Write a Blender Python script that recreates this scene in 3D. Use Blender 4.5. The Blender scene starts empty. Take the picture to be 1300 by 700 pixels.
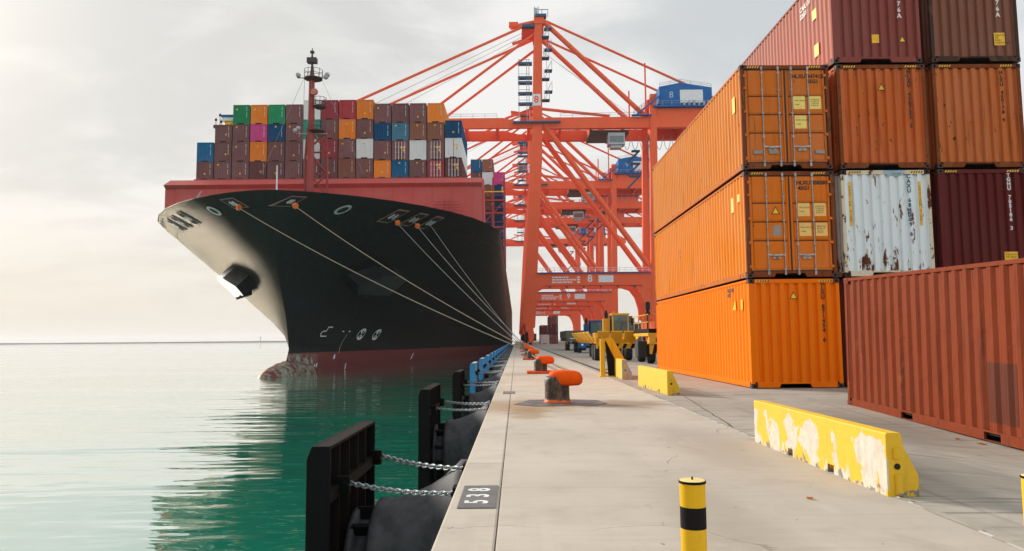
import bpy, math, random
from mathutils import Vector, Matrix
R = math.radians
scene = bpy.context.scene
col = scene.collection
random.seed(7)
CLIP = 30000.0

# ------------------------------------------------------------------ camera
CAM_H = 1.35
F_PX, W_PX = 931.0, 1300.0
cam_d = bpy.data.cameras.new('camera')
cam_d.sensor_width = 36.0
cam_d.lens = 36.0 * F_PX / W_PX
cam_d.clip_start = 0.1
cam_d.clip_end = CLIP
cam = bpy.data.objects.new('camera', cam_d)
col.objects.link(cam)
_yaw, _pitch, _roll = math.atan(5 / F_PX), math.atan(81 / F_PX), -0.0082
cam.matrix_world = (Matrix.Translation((0, 0, CAM_H)) @ Matrix.Rotation(_yaw, 4, 'Z')
                    @ Matrix.Rotation(math.pi / 2 + _pitch, 4, 'X') @ Matrix.Rotation(_roll, 4, 'Z'))
scene.camera = cam

# ------------------------------------------------------------------ light
SUN_EL, SUN_AZ = R(23), R(-47)          # azimuth measured from +Y towards +X
EXPO = 1.75
scene.view_settings.view_transform = 'Standard'
scene.view_settings.look = 'None'
scene.view_settings.exposure = EXPO
scene.view_settings.gamma = 1.0
scene.view_settings.use_curve_mapping = False
sd = Vector((math.sin(SUN_AZ) * math.cos(SUN_EL), math.cos(SUN_AZ) * math.cos(SUN_EL), math.sin(SUN_EL)))
sun_d = bpy.data.lights.new('sun', 'SUN')
sun_d.energy = 1.5
sun_d.angle = R(14)
sun_d.color = (1.0, 0.93, 0.83)
sun = bpy.data.objects.new('sun', sun_d)
col.objects.link(sun)
sun.rotation_euler = sd.to_track_quat('Z', 'Y').to_euler()
sun.location = (-60, 20, 120)


class NT:
    """tiny helper for node trees"""
    def __init__(self, tree):
        self.t = tree
        self.n = tree.nodes
        self.n.clear()

    def node(self, kind, **kw):
        nd = self.n.new(kind)
        ins = kw.pop('ins', {})
        for k, v in kw.items():
            setattr(nd, k, v)
        for k, v in ins.items():
            self.put(nd, k, v)
        return nd

    def put(self, nd, k, v):
        s = nd.inputs[k]
        if isinstance(v, bpy.types.NodeSocket):
            self.t.links.new(v, s)
        else:
            s.default_value = v

    def math(self, op, a, b=0.0, c=0.0, clamp=False):
        nd = self.n.new('ShaderNodeMath')
        nd.operation = op
        nd.use_clamp = clamp
        for i, v in enumerate((a, b, c)):
            self.put(nd, i, v)
        return nd.outputs[0]

    def mix(self, fac, a, b, mode='MIX'):
        nd = self.n.new('ShaderNodeMix')
        nd.data_type = 'RGBA'
        nd.blend_type = mode
        self.put(nd, 0, fac)
        self.put(nd, 6, c4(a))
        self.put(nd, 7, c4(b))
        return nd.outputs[2]

    def noise(self, vec, scale, detail=4.0, rough=0.55, dist=0.0):
        nd = self.n.new('ShaderNodeTexNoise')
        if vec is not None:
            self.put(nd, 'Vector', vec)
        nd.inputs['Scale'].default_value = scale
        nd.inputs['Detail'].default_value = detail
        nd.inputs['Roughness'].default_value = rough
        nd.inputs['Distortion'].default_value = dist
        return nd.outputs['Fac']

    def mapping(self, vec, scale=(1, 1, 1), rot=(0, 0, 0), loc=(0, 0, 0)):
        nd = self.n.new('ShaderNodeMapping')
        self.put(nd, 'Vector', vec)
        nd.inputs['Scale'].default_value = scale
        nd.inputs['Rotation'].default_value = rot
        nd.inputs['Location'].default_value = loc
        return nd.outputs[0]

    def ramp(self, v, lo, hi, a=0.0, b=1.0):
        nd = self.n.new('ShaderNodeMapRange')
        nd.interpolation_type = 'SMOOTHSTEP'
        self.put(nd, 0, v)
        for i, q in enumerate((lo, hi, a, b)):
            self.put(nd, i + 1, q)
        return nd.outputs[0]


def c4(v):
    if isinstance(v, tuple) and len(v) == 3:
        return (*v, 1.0)
    return v


def build_world():
    w = bpy.data.worlds.new('World')
    scene.world = w
    w.use_nodes = True
    t = NT(w.node_tree)
    K = 1.0 / (2 ** EXPO) / 0.1                      # display value -> colour at strength 0.1
    tc = t.node('ShaderNodeTexCoord').outputs['Generated']
    sx = t.node('ShaderNodeSeparateXYZ', ins={0: tc})
    x, y, z = sx.outputs
    zc = t.math('ADD', t.math('MAXIMUM', z, 0.0), 0.22)
    cv = t.node('ShaderNodeCombineXYZ', ins={0: t.math('DIVIDE', x, zc), 1: t.math('DIVIDE', y, zc), 2: 0.0}).outputs[0]
    n1 = t.noise(t.mapping(cv, (0.75, 1.0, 1), loc=(3.1, 1.7, 0)), 1.15, 6, 0.52, 0.5)
    n2 = t.noise(t.mapping(cv, (1.0, 1.5, 1), loc=(7.3, 4.2, 0)), 2.6, 5, 0.55, 0.8)
    cl = t.ramp(t.math('ADD', t.math('MULTIPLY', n1, 0.72), t.math('MULTIPLY', n2, 0.28)), 0.41, 0.58)
    dot = t.math('ADD', t.math('ADD', t.math('MULTIPLY', x, sd.x), t.math('MULTIPLY', y, sd.y)), t.math('MULTIPLY', z, sd.z))
    warm = t.ramp(dot, -0.15, 0.95)
    shade = t.ramp(dot, -0.75, 0.25, 1.7, 1.0)
    grey = t.mix(warm, (0.53, 0.615, 0.68), (0.66, 0.665, 0.655))
    white = t.mix(warm, (0.76, 0.79, 0.81), (0.92, 0.905, 0.885))
    sky_c = t.mix(cl, grey, white)
    dpos = t.math('MAXIMUM', dot, 0.0)
    patchy = t.math('ADD', 0.5, t.math('MULTIPLY', cl, 0.5))
    sky_c = t.mix(t.math('MULTIPLY', t.math('POWER', dpos, 9.0), 0.25), sky_c, (0.99, 0.95, 0.89))
    sky_c = t.mix(t.math('MULTIPLY', t.math('POWER', dpos, 75.0), patchy), sky_c, (1.7, 1.62, 1.5))
    hz = t.ramp(z, 0.0, 0.22, 0.92, 0.0)
    hor = t.mix(warm, (0.76, 0.745, 0.725), (0.82, 0.755, 0.66))
    sky_c = t.mix(hz, sky_c, hor)
    sky_c = t.mix(1.0, sky_c, t.node('ShaderNodeCombineColor', ins={0: shade, 1: shade, 2: shade}).outputs[0], 'MULTIPLY')
    sky_c = t.mix(1.0, sky_c, (K, K, K), 'MULTIPLY')
    nish = t.node('ShaderNodeTexSky', sky_type='NISHITA', sun_disc=False, sun_elevation=SUN_EL, sun_rotation=SUN_AZ)
    nish.air_density = 1.5
    nish.dust_density = 3.0
    cc = t.mix(0.99, nish.outputs[0], sky_c)
    bg = t.node('ShaderNodeBackground', ins={0: cc, 1: 0.1})
    out = t.node('ShaderNodeOutputWorld')
    t.t.links.new(bg.outputs[0], out.inputs[0])


build_world()
try:
    scene.cycles.use_denoising = True
    scene.cycles.max_bounces = 6
    scene.cycles.caustics_reflective = False
    scene.cycles.caustics_refractive = False
except Exception:
    pass


# ------------------------------------------------------------------ materials
def new_mat(name):
    m = bpy.data.materials.new(name)
    m.use_nodes = True
    return m, NT(m.node_tree)


def finish(t, color, rough=0.6, metal=0.0, bump=None, bump_d=0.01, bump_s=1.0, spec=0.5, extra=None):
    b = t.node('ShaderNodeBsdfPrincipled')
    t.put(b, 'Base Color', c4(color))
    t.put(b, 'Roughness', rough)
    t.put(b, 'Metallic', metal)
    t.put(b, 'Specular IOR Level', spec)
    for k, v in (extra or {}).items():
        t.put(b, k, v)
    if bump is not None:
        bp = t.node('ShaderNodeBump', ins={'Strength': bump_s, 'Distance': bump_d, 'Height': bump})
        t.t.links.new(bp.outputs[0], b.inputs['Normal'])
    o = t.node('ShaderNodeOutputMaterial')
    t.t.links.new(b.outputs[0], o.inputs[0])
    return b


def plain(name, rgb, rough=0.6, metal=0.0, vary=0.18, scale=3.0, spec=0.4):
    m, t = new_mat(name)
    oc = t.node('ShaderNodeTexCoord').outputs['Object']
    n = t.noise(oc, scale, 6, 0.6)
    f = t.ramp(n, 0.3, 0.7, 1 - vary, 1 + vary * 0.6)
    cc = t.mix(1.0, rgb, t.node('ShaderNodeCombineColor', ins={0: f, 1: f, 2: f}).outputs[0], 'MULTIPLY')
    finish(t, cc, rough, metal, bump=n, bump_d=0.004, bump_s=0.4, spec=spec)
    return m


RUST = (0.11, 0.035, 0.014)


def paint(name, rgb, rust=0.15, rough=0.5, dirt=0.35, fade=0.12, rand=0.0, spec=0.06, dent=0.02, low_rust=0.0, h=2.9, rust_scale=3.0, tall=0.5):
    """weathered sheet steel paint"""
    m, t = new_mat(name)
    oc = t.node('ShaderNodeTexCoord').outputs['Object']
    oi = t.node('ShaderNodeObjectInfo')
    off = t.node('ShaderNodeVectorMath', operation='ADD')
    t.put(off, 0, oc)
    cmb = t.node('ShaderNodeCombineXYZ', ins={0: t.math('MULTIPLY', oi.outputs['Random'], 37.0), 1: t.math('MULTIPLY', oi.outputs['Random'], 91.0), 2: 0.0})
    t.put(off, 1, cmb.outputs[0])
    v = off.outputs[0]
    big = t.noise(v, 0.55, 4, 0.6)
    streak = t.noise(t.mapping(v, (7, 7, 0.45)), 1.0, 5, 0.62)
    fine = t.noise(v, 16.0, 5, 0.65)
    lum = sum(rgb) / 3
    faded = tuple(min(0.9, c * 0.72 + (lum * 0.5 + 0.16) * 0.28 * (1.6 if lum > .1 else .6)) for c in rgb)
    cc = t.mix(t.math('MULTIPLY', t.ramp(big, 0.3, 0.72), fade * 2.2, clamp=True), rgb, faded)
    dirtc = tuple(c * 0.30 + 0.005 for c in rgb)
    cc = t.mix(t.math('MULTIPLY', t.ramp(streak, 0.5, 0.78), dirt), cc, dirtc)
    cc = t.mix(t.math('MULTIPLY', t.ramp(fine, 0.58, 0.75), dirt * 0.5), cc, dirtc)
    rn = t.noise(t.mapping(v, (1.0, 1.0, tall)), rust_scale, 8, 0.68, 0.2)
    run = t.noise(t.mapping(v, (11, 11, 0.25), loc=(3, 8, 1)), 1.0, 4, 0.6)
    cc = t.mix(t.math('MULTIPLY', t.ramp(run, 0.62, 0.74), min(1.0, dirt * 1.3)), cc, tuple(c * 0.22 + 0.006 for c in rgb))
    chip = t.noise(t.mapping(v, (1.3, 1.3, 0.8), loc=(9, 2, 5)), 21.0, 3, 0.6)
    cc = t.mix(t.math('MULTIPLY', t.ramp(chip, 0.735, 0.75), min(1.0, rust * 4)), cc, (0.60, 0.52, 0.45))
    thr = 0.74 - rust * 0.42
    if low_rust:
        sz = t.node('ShaderNodeSeparateXYZ', ins={0: oc}).outputs[2]
        low = t.ramp(sz, 0.0, h * 0.42, low_rust, 0.0)
        rn = t.math('ADD', rn, low)
    rm = t.ramp(rn, thr, thr + 0.035)
    halo = t.math('MULTIPLY', t.ramp(rn, thr - 0.07, thr + 0.02), 0.35)
    cc = t.mix(halo, cc, tuple(min(1, a * 0.6 + b * 0.4) for a, b in zip(rgb, (0.5, 0.28, 0.12))))
    rust_c = t.mix(fine, (0.05, 0.018, 0.01), (0.19, 0.065, 0.025))
    if rust > 0:
        cc = t.mix(rm, cc, rust_c)
    if rand:
        k = t.math('ADD', t.math('MULTIPLY', oi.outputs['Random'], rand), 1 - rand * 0.5)
        cc = t.mix(1.0, cc, t.node('ShaderNodeCombineColor', ins={0: k, 1: k, 2: k}).outputs[0], 'MULTIPLY')
    hgt = t.math('ADD', t.math('MULTIPLY', big, 1.0), t.math('MULTIPLY', t.noise(v, 2.3, 3, 0.5), 0.6))
    rr = t.math('ADD', rough, t.math('MULTIPLY', fine, 0.2))
    finish(t, cc, rr, 0.0, bump=hgt, bump_d=dent, bump_s=0.6, spec=spec)
    return m


M = {}
M['orange_top'] = paint('orange_paint_faded', (0.62, 0.155, 0.014), rust=0.2, dirt=0.42)
M['orange_mid'] = paint('orange_paint', (0.70, 0.165, 0.006), rust=0.15, dirt=0.32)
M['orange_low'] = paint('orange_paint_fresh', (0.84, 0.172, 0.001), rust=0.0, dirt=0.22, fade=0.02, rough=0.4)
M['orange_old'] = paint('orange_paint_worn', (0.56, 0.128, 0.028), rust=0.29, dirt=0.7, rust_scale=6)
M['orange_old_b'] = paint('orange_paint_worn_b', (0.52, 0.14, 0.034), rust=0.27, dirt=0.7, rust_scale=6)
M['seam_rust_shade'] = plain('rusty_shade_seam', (0.085, 0.018, 0.006), 0.8, vary=0.4, scale=6)  # rust brown, darkened to stand for the shade lines between door panels
M['side_top'] = paint('sunlit_faded_orange_side', (0.66, 0.205, 0.022), rust=0.22, dirt=0.5)  # lit copy of the top orange, sunlight put into the side colour
M['side_mid'] = paint('sunlit_orange_side', (0.74, 0.215, 0.010), rust=0.18, dirt=0.4)  # lit copy of the middle orange, warm light painted into the sides
M['side_low'] = paint('sunlit_fresh_orange_side', (0.88, 0.205, 0.0005), rust=0.0, dirt=0.2, fade=0.02)  # lit copy of the fresh orange, brighter as the sun-facing side
M['orange_rail'] = paint('scuffed_orange_rail', (0.50, 0.13, 0.012), rust=0.36, dirt=0.6, rust_scale=5)
M['door_frame'] = paint('grimy_orange_frame', (0.20, 0.05, 0.014), rust=0.35, dirt=0.6)
M['maroon'] = paint('maroon_paint', (0.25, 0.065, 0.05), rust=0.0, dirt=0.2)
M['maroon_side'] = paint('sunlit_maroon', (0.44, 0.165, 0.125), rust=0.0, dirt=0.3)  # lit copy of the maroon, sunlight on the side painted as lighter colour
M['maroon_dark'] = paint('dark_maroon_paint', (0.115, 0.018, 0.016), rust=0.0, dirt=0.2)
M['brown'] = paint('brown_paint', (0.22, 0.085, 0.05), rust=0.12, dirt=0.3)
M['red_box'] = paint('red_oxide_paint', (0.21, 0.041, 0.014), rust=0.12, dirt=0.7, fade=0.06, dent=0.07)
M['white_rusty'] = paint('rusty_white_paint', (0.74, 0.80, 0.81), rust=0.31, dirt=0.12, low_rust=0.12, rust_scale=5.0, fade=0.1, tall=0.33)
M['white_frame'] = paint('rusty_cream_paint', (0.66, 0.58, 0.42), rust=0.45, dirt=0.3, rust_scale=5)
M['dark_frame'] = paint('rusty_dark_frame', (0.06, 0.032, 0.022), rust=0.35, dirt=0.4)
M['casting'] = plain('casting_steel', (0.07, 0.03, 0.02), 0.7)
M['black'] = plain('black_void', (0.006, 0.006, 0.006), 0.8)
M['gasket'] = plain('black_gasket', (0.012, 0.012, 0.012), 0.6)
M['bar'] = plain('galvanised_bar', (0.34, 0.31, 0.28), 0.4, 0.55, vary=0.35, scale=9)
M['plate_y'] = plain('yellow_label', (0.86, 0.66, 0.16), 0.5, vary=0.1)
M['plate_o'] = plain('tan_label', (0.84, 0.52, 0.14), 0.5, vary=0.1)
M['sign_y'] = plain('sign_yellow', (0.85, 0.48, 0.015), 0.5)
M['ink'] = plain('black_ink', (0.015, 0.013, 0.012), 0.6)
M['ink_w'] = plain('white_ink', (0.72, 0.72, 0.70), 0.6)
M['ink_b'] = plain('blue_ink', (0.02, 0.10, 0.16), 0.6)
M['grey_plate'] = plain('grey_plate', (0.28, 0.24, 0.2), 0.45, 0.3)
M['pale_blue'] = plain('pale_blue_label', (0.30, 0.44, 0.52), 0.6)

M['crane'] = paint('crane_orange_red', (0.82, 0.13, 0.05), rust=0.0, dirt=0.25, fade=0.08, rough=0.45, dent=0.0)
M['crane_b'] = paint('crane_blue', (0.012, 0.125, 0.37), rust=0.0, dirt=0.12, fade=0.1, dent=0.0)
M['landing_b'] = paint('landing_blue', (0.04, 0.12, 0.22), rust=0.0, dirt=0.3, dent=0.0)
M['crane_w'] = plain('crane_white', (0.72, 0.74, 0.75), 0.5)
M['crane_dark'] = plain('crane_dark_steel', (0.05, 0.035, 0.035), 0.6)
M['crane_grey'] = plain('galvanised_rail', (0.38, 0.40, 0.42), 0.5, 0.3)

M['rubber'] = plain('black_rubber', (0.052, 0.053, 0.058), 0.7, vary=0.5, scale=3.5, spec=0.3)
M['steel_black'] = paint('black_steel', (0.007, 0.007, 0.0075), fade=0.0, rust=0.0, dirt=0.3, rust_scale=6, rough=0.5)
M['steel_rust'] = paint('brown_steel', (0.015, 0.0115, 0.0105), fade=0.0, rust=0.0, dirt=0.3, rust_scale=6, rough=0.6)
M['fender_blue'] = plain('fender_blue', (0.015, 0.24, 0.55), 0.45)
M['fender_pale'] = plain('fender_pale_strip', (0.42, 0.52, 0.50), 0.5)
M['chain'] = plain('galvanised_chain', (0.36, 0.38, 0.39), 0.45, 0.5, vary=0.4, scale=20)
M['yellow'] = paint('yellow_paint', (0.74, 0.42, 0.006), rust=0.0, dirt=0.28, fade=0.1, rough=0.4)
M['yellow_cap'] = plain('pale_yellow_cap', (0.78, 0.60, 0.25), 0.6)
M['bollard_black'] = paint('black_band', (0.014, 0.011, 0.011), fade=0.0, rust=0.0, dirt=0.2)
M['truck_y'] = paint('truck_yellow', (0.72, 0.36, 0.012), rust=0.0, dirt=0.4, fade=0.15)
M['truck_b'] = paint('truck_blue', (0.02, 0.09, 0.24), rust=0.0, dirt=0.3)
M['truck_r'] = paint('truck_red', (0.35, 0.035, 0.03), rust=0.0, dirt=0.3)
M['truck_g'] = paint('truck_grey_green', (0.12, 0.115, 0.085), rust=0.05, dirt=0.4)
M['tyre'] = plain('tyre_rubber', (0.022, 0.022, 0.022), 0.85)
M['rim'] = plain('wheel_rim', (0.45, 0.45, 0.44), 0.5, 0.3)
M['slack'] = plain('weathered_rope', (0.22, 0.165, 0.115), 0.9, vary=0.3, scale=12)
M['rope'] = plain('mooring_rope', (0.36, 0.285, 0.20), 0.9, vary=0.3, scale=12)
M['rope_b'] = plain('mooring_rope_grey', (0.32, 0.30, 0.27), 0.9, vary=0.3, scale=12)
M['rat_orange'] = plain('rat_guard_orange', (0.85, 0.16, 0.02), 0.5)
M['deck_red'] = paint('ship_red', (0.52, 0.10, 0.088), rust=0.0, dirt=0.12, fade=0.12, dent=0.01)
M['deck_red_b'] = paint('ship_red_frame', (0.36, 0.055, 0.045), rust=0.0, dirt=0.25, dent=0.0)
M['fair_frame'] = plain('fairlead_frame', (0.20, 0.11, 0.095), 0.6)
M['bolster'] = plain('bolster_black', (0.014, 0.016, 0.019), 0.34, vary=0.3, scale=0.6, spec=0.25)
M['horn'] = plain('horn_salmon', (0.48, 0.16, 0.10), 0.5)
M['mast_red'] = paint('mast_red', (0.30, 0.06, 0.052), rust=0.0, dirt=0.3, dent=0.0)
M['leaf'] = plain('orange_scrap', (0.62, 0.22, 0.03), 0.7)


def glass_mat():
    m, t = new_mat('cab_glass')
    n = t.noise(t.node('ShaderNodeTexCoord').outputs['Object'], 1.5, 2)
    finish(t, t.mix(n, (0.05, 0.09, 0.085), (0.12, 0.17, 0.16)), 0.06, spec=0.8)
    return m


M['glass'] = glass_mat()


def bollard_mat():
    m, t = new_mat('scuffed_bollard')
    oc = t.node('ShaderNodeTexCoord').outputs['Object']
    s = t.node('ShaderNodeSeparateXYZ', ins={0: oc})
    n = t.noise(oc, 6.0, 8, 0.7)
    n2 = t.noise(t.mapping(oc, (3, 3, 1)), 4.0, 6, 0.7)
    a = t.ramp(t.math('ADD', s.outputs[0], t.math('MULTIPLY', t.math('SUBTRACT', n, 0.5), 0.55)), -0.305, -0.255, 1.0, 0.0)
    foot = t.ramp(t.math('ADD', s.outputs[2], t.math('MULTIPLY', t.math('SUBTRACT', n, 0.5), 0.2)), 0.05, 0.09, 1.0, 0.0)
    dark = t.mix(t.ramp(n2, 0.38, 0.68), (0.014, 0.009, 0.006), (0.15, 0.072, 0.032))
    c = t.mix(t.math('MAXIMUM', a, foot), dark, (0.78, 0.13, 0.015))
    finish(t, c, 0.55, bump=n, bump_d=0.01, bump_s=0.6)
    return m


M['bollard_stem'] = bollard_mat()
M['bollard_head'] = paint('bollard_orange', (0.84, 0.095, 0.004), rust=0.06, dirt=0.45, fade=0.0, rough=0.5, dent=0.02)
M['bollard_base'] = paint('bollard_base_orange', (0.66, 0.085, 0.015), rust=0.0, dirt=0.3)


def base_plate_mat():
    m, t = new_mat('worn_steel_plate')
    oc = t.node('ShaderNodeTexCoord').outputs['Object']
    n = t.noise(oc, 3.2, 8, 0.7)
    c = t.mix(t.ramp(n, 0.3, 0.7), (0.05, 0.045, 0.045), (0.20, 0.185, 0.18))
    finish(t, c, 0.5, 0.2, bump=n, bump_d=0.008)
    return m


M['base_plate'] = base_plate_mat()


def barrier_mat(name, white):
    m, t = new_mat(name)
    oc = t.node('ShaderNodeTexCoord').outputs['Object']
    a = t.noise(t.mapping(oc, (1.0, 2.2, 1.5), loc=(0, 0.4, 0)), 1.25, 7, 0.6, 0.35)
    b = t.noise(oc, 30, 4, 0.7)
    s = t.node('ShaderNodeSeparateXYZ', ins={0: oc})
    up = t.ramp(s.outputs[2], 0.40, 0.50, 0.0, 0.16)
    yel = t.mix(t.noise(oc, 2.5, 4), (0.70, 0.40, 0.004), (0.74, 0.455, 0.010))
    m_ = t.math('SUBTRACT', a, up)
    wt = t.ramp(m_, 0.485, 0.51) if white else t.ramp(a, 0.72, 0.74)
    fx = t.ramp(s.outputs[0], 0.012, 0.02, 1.0, 0.0)          # the scraped face is the one towards the quay
    wt = t.math('MULTIPLY', wt, fx)
    g0 = t.ramp(t.noise(oc, 9.0, 6, 0.65), 0.35, 0.7)
    c = t.mix(wt, yel, t.mix(g0, (0.62, 0.56, 0.47), (0.50, 0.44, 0.36)))
    g = t.noise(oc, 5.5, 6, 0.65)
    lo = t.ramp(s.outputs[2], 0.0, 0.14, 0.20, 0.0)
    c = t.mix(t.ramp(t.math('ADD', g, lo), 0.70, 0.74), c, (0.20, 0.18, 0.15))
    c = t.mix(t.ramp(b, 0.70, 0.74), c, (0.12, 0.09, 0.05))
    c = t.mix(t.math('MULTIPLY', t.ramp(t.noise(t.mapping(oc, (5, 5, 0.8)), 2.0, 4), 0.5, 0.8), 0.3), c, (0.35, 0.24, 0.04))
    finish(t, c, 0.65, bump=t.math('ADD', t.math('MULTIPLY', b, 0.4), g), bump_d=0.008)
    return m


M['barrier_scraped'] = barrier_mat('scraped_yellow_concrete', True)
M['barrier'] = barrier_mat('yellow_concrete', False)
M['concrete_end'] = plain('bare_concrete', (0.42, 0.38, 0.32), 0.85)


def concrete(name, base, dark, stains, seed, streak_rot, streak_amt, rand=0.1):
    m, t = new_mat(name)
    pos = t.node('ShaderNodeNewGeometry').outputs['Position']
    oi = t.node('ShaderNodeObjectInfo').outputs['Random']
    v = t.mapping(pos, loc=(seed, seed * 1.7, 0))
    big = t.noise(v, 0.28, 6, 0.6, 0.3)
    mid = t.noise(v, 1.7, 6, 0.62)
    fine = t.noise(v, 55, 4, 0.7)
    speck = t.noise(v, 14, 3, 0.6)
    st = t.noise(t.mapping(v, (0.35, 9, 1), rot=(0, 0, streak_rot)), 1.0, 5, 0.65, 0.3)
    st2 = t.noise(t.mapping(v, (2.0, 70, 1), rot=(0, 0, streak_rot)), 1.0, 3, 0.6)
    c = t.mix(t.ramp(big, 0.32, 0.68), base, tuple(a * 0.84 for a in base))
    c = t.mix(t.math('MULTIPLY', t.ramp(mid, 0.45, 0.75), 0.35), c, dark)
    c = t.mix(t.math('MULTIPLY', t.ramp(st, 0.48, 0.74), streak_amt), c, dark)
    c = t.mix(t.math('MULTIPLY', t.ramp(st2, 0.4, 0.8), 0.16), c, dark)
    c = t.mix(t.math('MULTIPLY', t.ramp(fine, 0.55, 0.8), 0.28), c, dark)
    c = t.mix(t.math('MULTIPLY', t.ramp(speck, 0.70, 0.76), 0.55), c, (0.10, 0.08, 0.065))
    track = t.noise(t.mapping(v, (3.4, 0.10, 1), rot=(0, 0, R(4))), 1.0, 4, 0.6)
    c = t.mix(t.math('MULTIPLY', t.ramp(track, 0.54, 0.70), streak_amt * 0.55), c, dark)
    grit = t.noise(v, 5.0, 2, 0.5)
    c = t.mix(t.math('MULTIPLY', t.ramp(grit, 0.745, 0.76), 0.7), c, (0.07, 0.055, 0.045))
    blot = t.noise(t.mapping(v, (1, 0.6, 1), loc=(20, 5, 0)), 0.75, 8, 0.7, 0.6)
    c = t.mix(t.math('MULTIPLY', t.ramp(blot, 0.56, 0.70), 0.30), c, dark)
    c = t.mix(t.math('MULTIPLY', t.ramp(blot, 0.30, 0.40, 1.0, 0.0), 0.35), c, tuple(min(0.8, a * 1.18) for a in base))
    vo = t.node('ShaderNodeTexVoronoi', feature='DISTANCE_TO_EDGE', ins={'Vector': t.node('ShaderNodeVectorMath', operation='ADD', ins={0: v, 1: t.node('ShaderNodeTexNoise', ins={'Vector': v, 'Scale': 1.3, 'Detail': 6.0}).outputs['Color']}).outputs[0], 'Scale': 0.16})
    crack = t.ramp(vo.outputs['Distance'], 0.0, 0.0022, 1.0, 0.0)
    crack = t.math('MULTIPLY', crack, t.ramp(t.noise(v, 0.4, 2), 0.52, 0.6))
    c = t.mix(t.math('MULTIPLY', crack, 0.75), c, (0.09, 0.07, 0.055))
    for (px, py, rx, ry, rgb, amt) in stains:
        s = t.node('ShaderNodeSeparateXYZ', ins={0: pos})
        dx = t.math('DIVIDE', t.math('SUBTRACT', s.outputs[0], px), rx)
        dy = t.math('DIVIDE', t.math('SUBTRACT', s.outputs[1], py), ry)
        d = t.math('SQRT', t.math('ADD', t.math('MULTIPLY', dx, dx), t.math('MULTIPLY', dy, dy)))
        d = t.math('ADD', d, t.math('MULTIPLY', t.math('SUBTRACT', mid, 0.5), 1.6))
        c = t.mix(t.math('MULTIPLY', t.ramp(d, 0.25, 1.0, 1.0, 0.0), amt), c, rgb)
    k = t.math('ADD', t.math('MULTIPLY', oi, rand), 1 - rand * 0.5)
    c = t.mix(1.0, c, t.node('ShaderNodeCombineColor', ins={0: k, 1: k, 2: k}).outputs[0], 'MULTIPLY')
    hgt = t.math('ADD', t.math('MULTIPLY', fine, 0.5), t.math('ADD', t.math('MULTIPLY', st2, 0.5), mid))
    finish(t, c, 0.8, bump=hgt, bump_d=0.006, bump_s=0.7, spec=0.3)
    return m


M['quay'] = concrete('quay_concrete', (0.515, 0.45, 0.375), (0.28, 0.232, 0.18),
                     [(0.1, 15.0, 1.5, 2.2, (0.30, 0.18, 0.08), 0.75), (2.1, 15.4, 1.7, 1.3, (0.22, 0.15, 0.09), 0.75), (0.2, 13.6, 0.5, 1.6, (0.27, 0.16, 0.07), 0.6), (1.5, 5.6, 0.5, 2.2, (0.30, 0.25, 0.19), 0.5), (2.4, 9.5, 0.7, 3.0, (0.30, 0.25, 0.2), 0.45), (0.0, 28.5, 1.0, 2.0, (0.26, 0.2, 0.14), 0.5)], 3.0, 0.0, 0.22)
M['apron'] = concrete('apron_concrete', (0.42, 0.375, 0.315), (0.15, 0.13, 0.11),
                      [(4.4, 7.6, 1.2, 2.0, (0.16, 0.14, 0.12), 0.5), (5.6, 12.0, 1.8, 3.0, (0.14, 0.125, 0.11), 0.45)], 11.0, 0.55, 0.85)
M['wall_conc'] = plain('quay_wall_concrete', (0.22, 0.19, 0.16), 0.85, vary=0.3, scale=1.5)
M['joint'] = plain('joint_filler', (0.055, 0.045, 0.038), 0.9)
M['chip'] = plain('chipped_joint_edge', (0.36, 0.32, 0.265), 0.95, spec=0.0)
M['rail_steel'] = plain('rail_steel', (0.06, 0.048, 0.042), 0.45, 0.4)
M['far_rock'] = plain('far_rock', (0.12, 0.125, 0.125), 0.9, scale=0.02)


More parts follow.
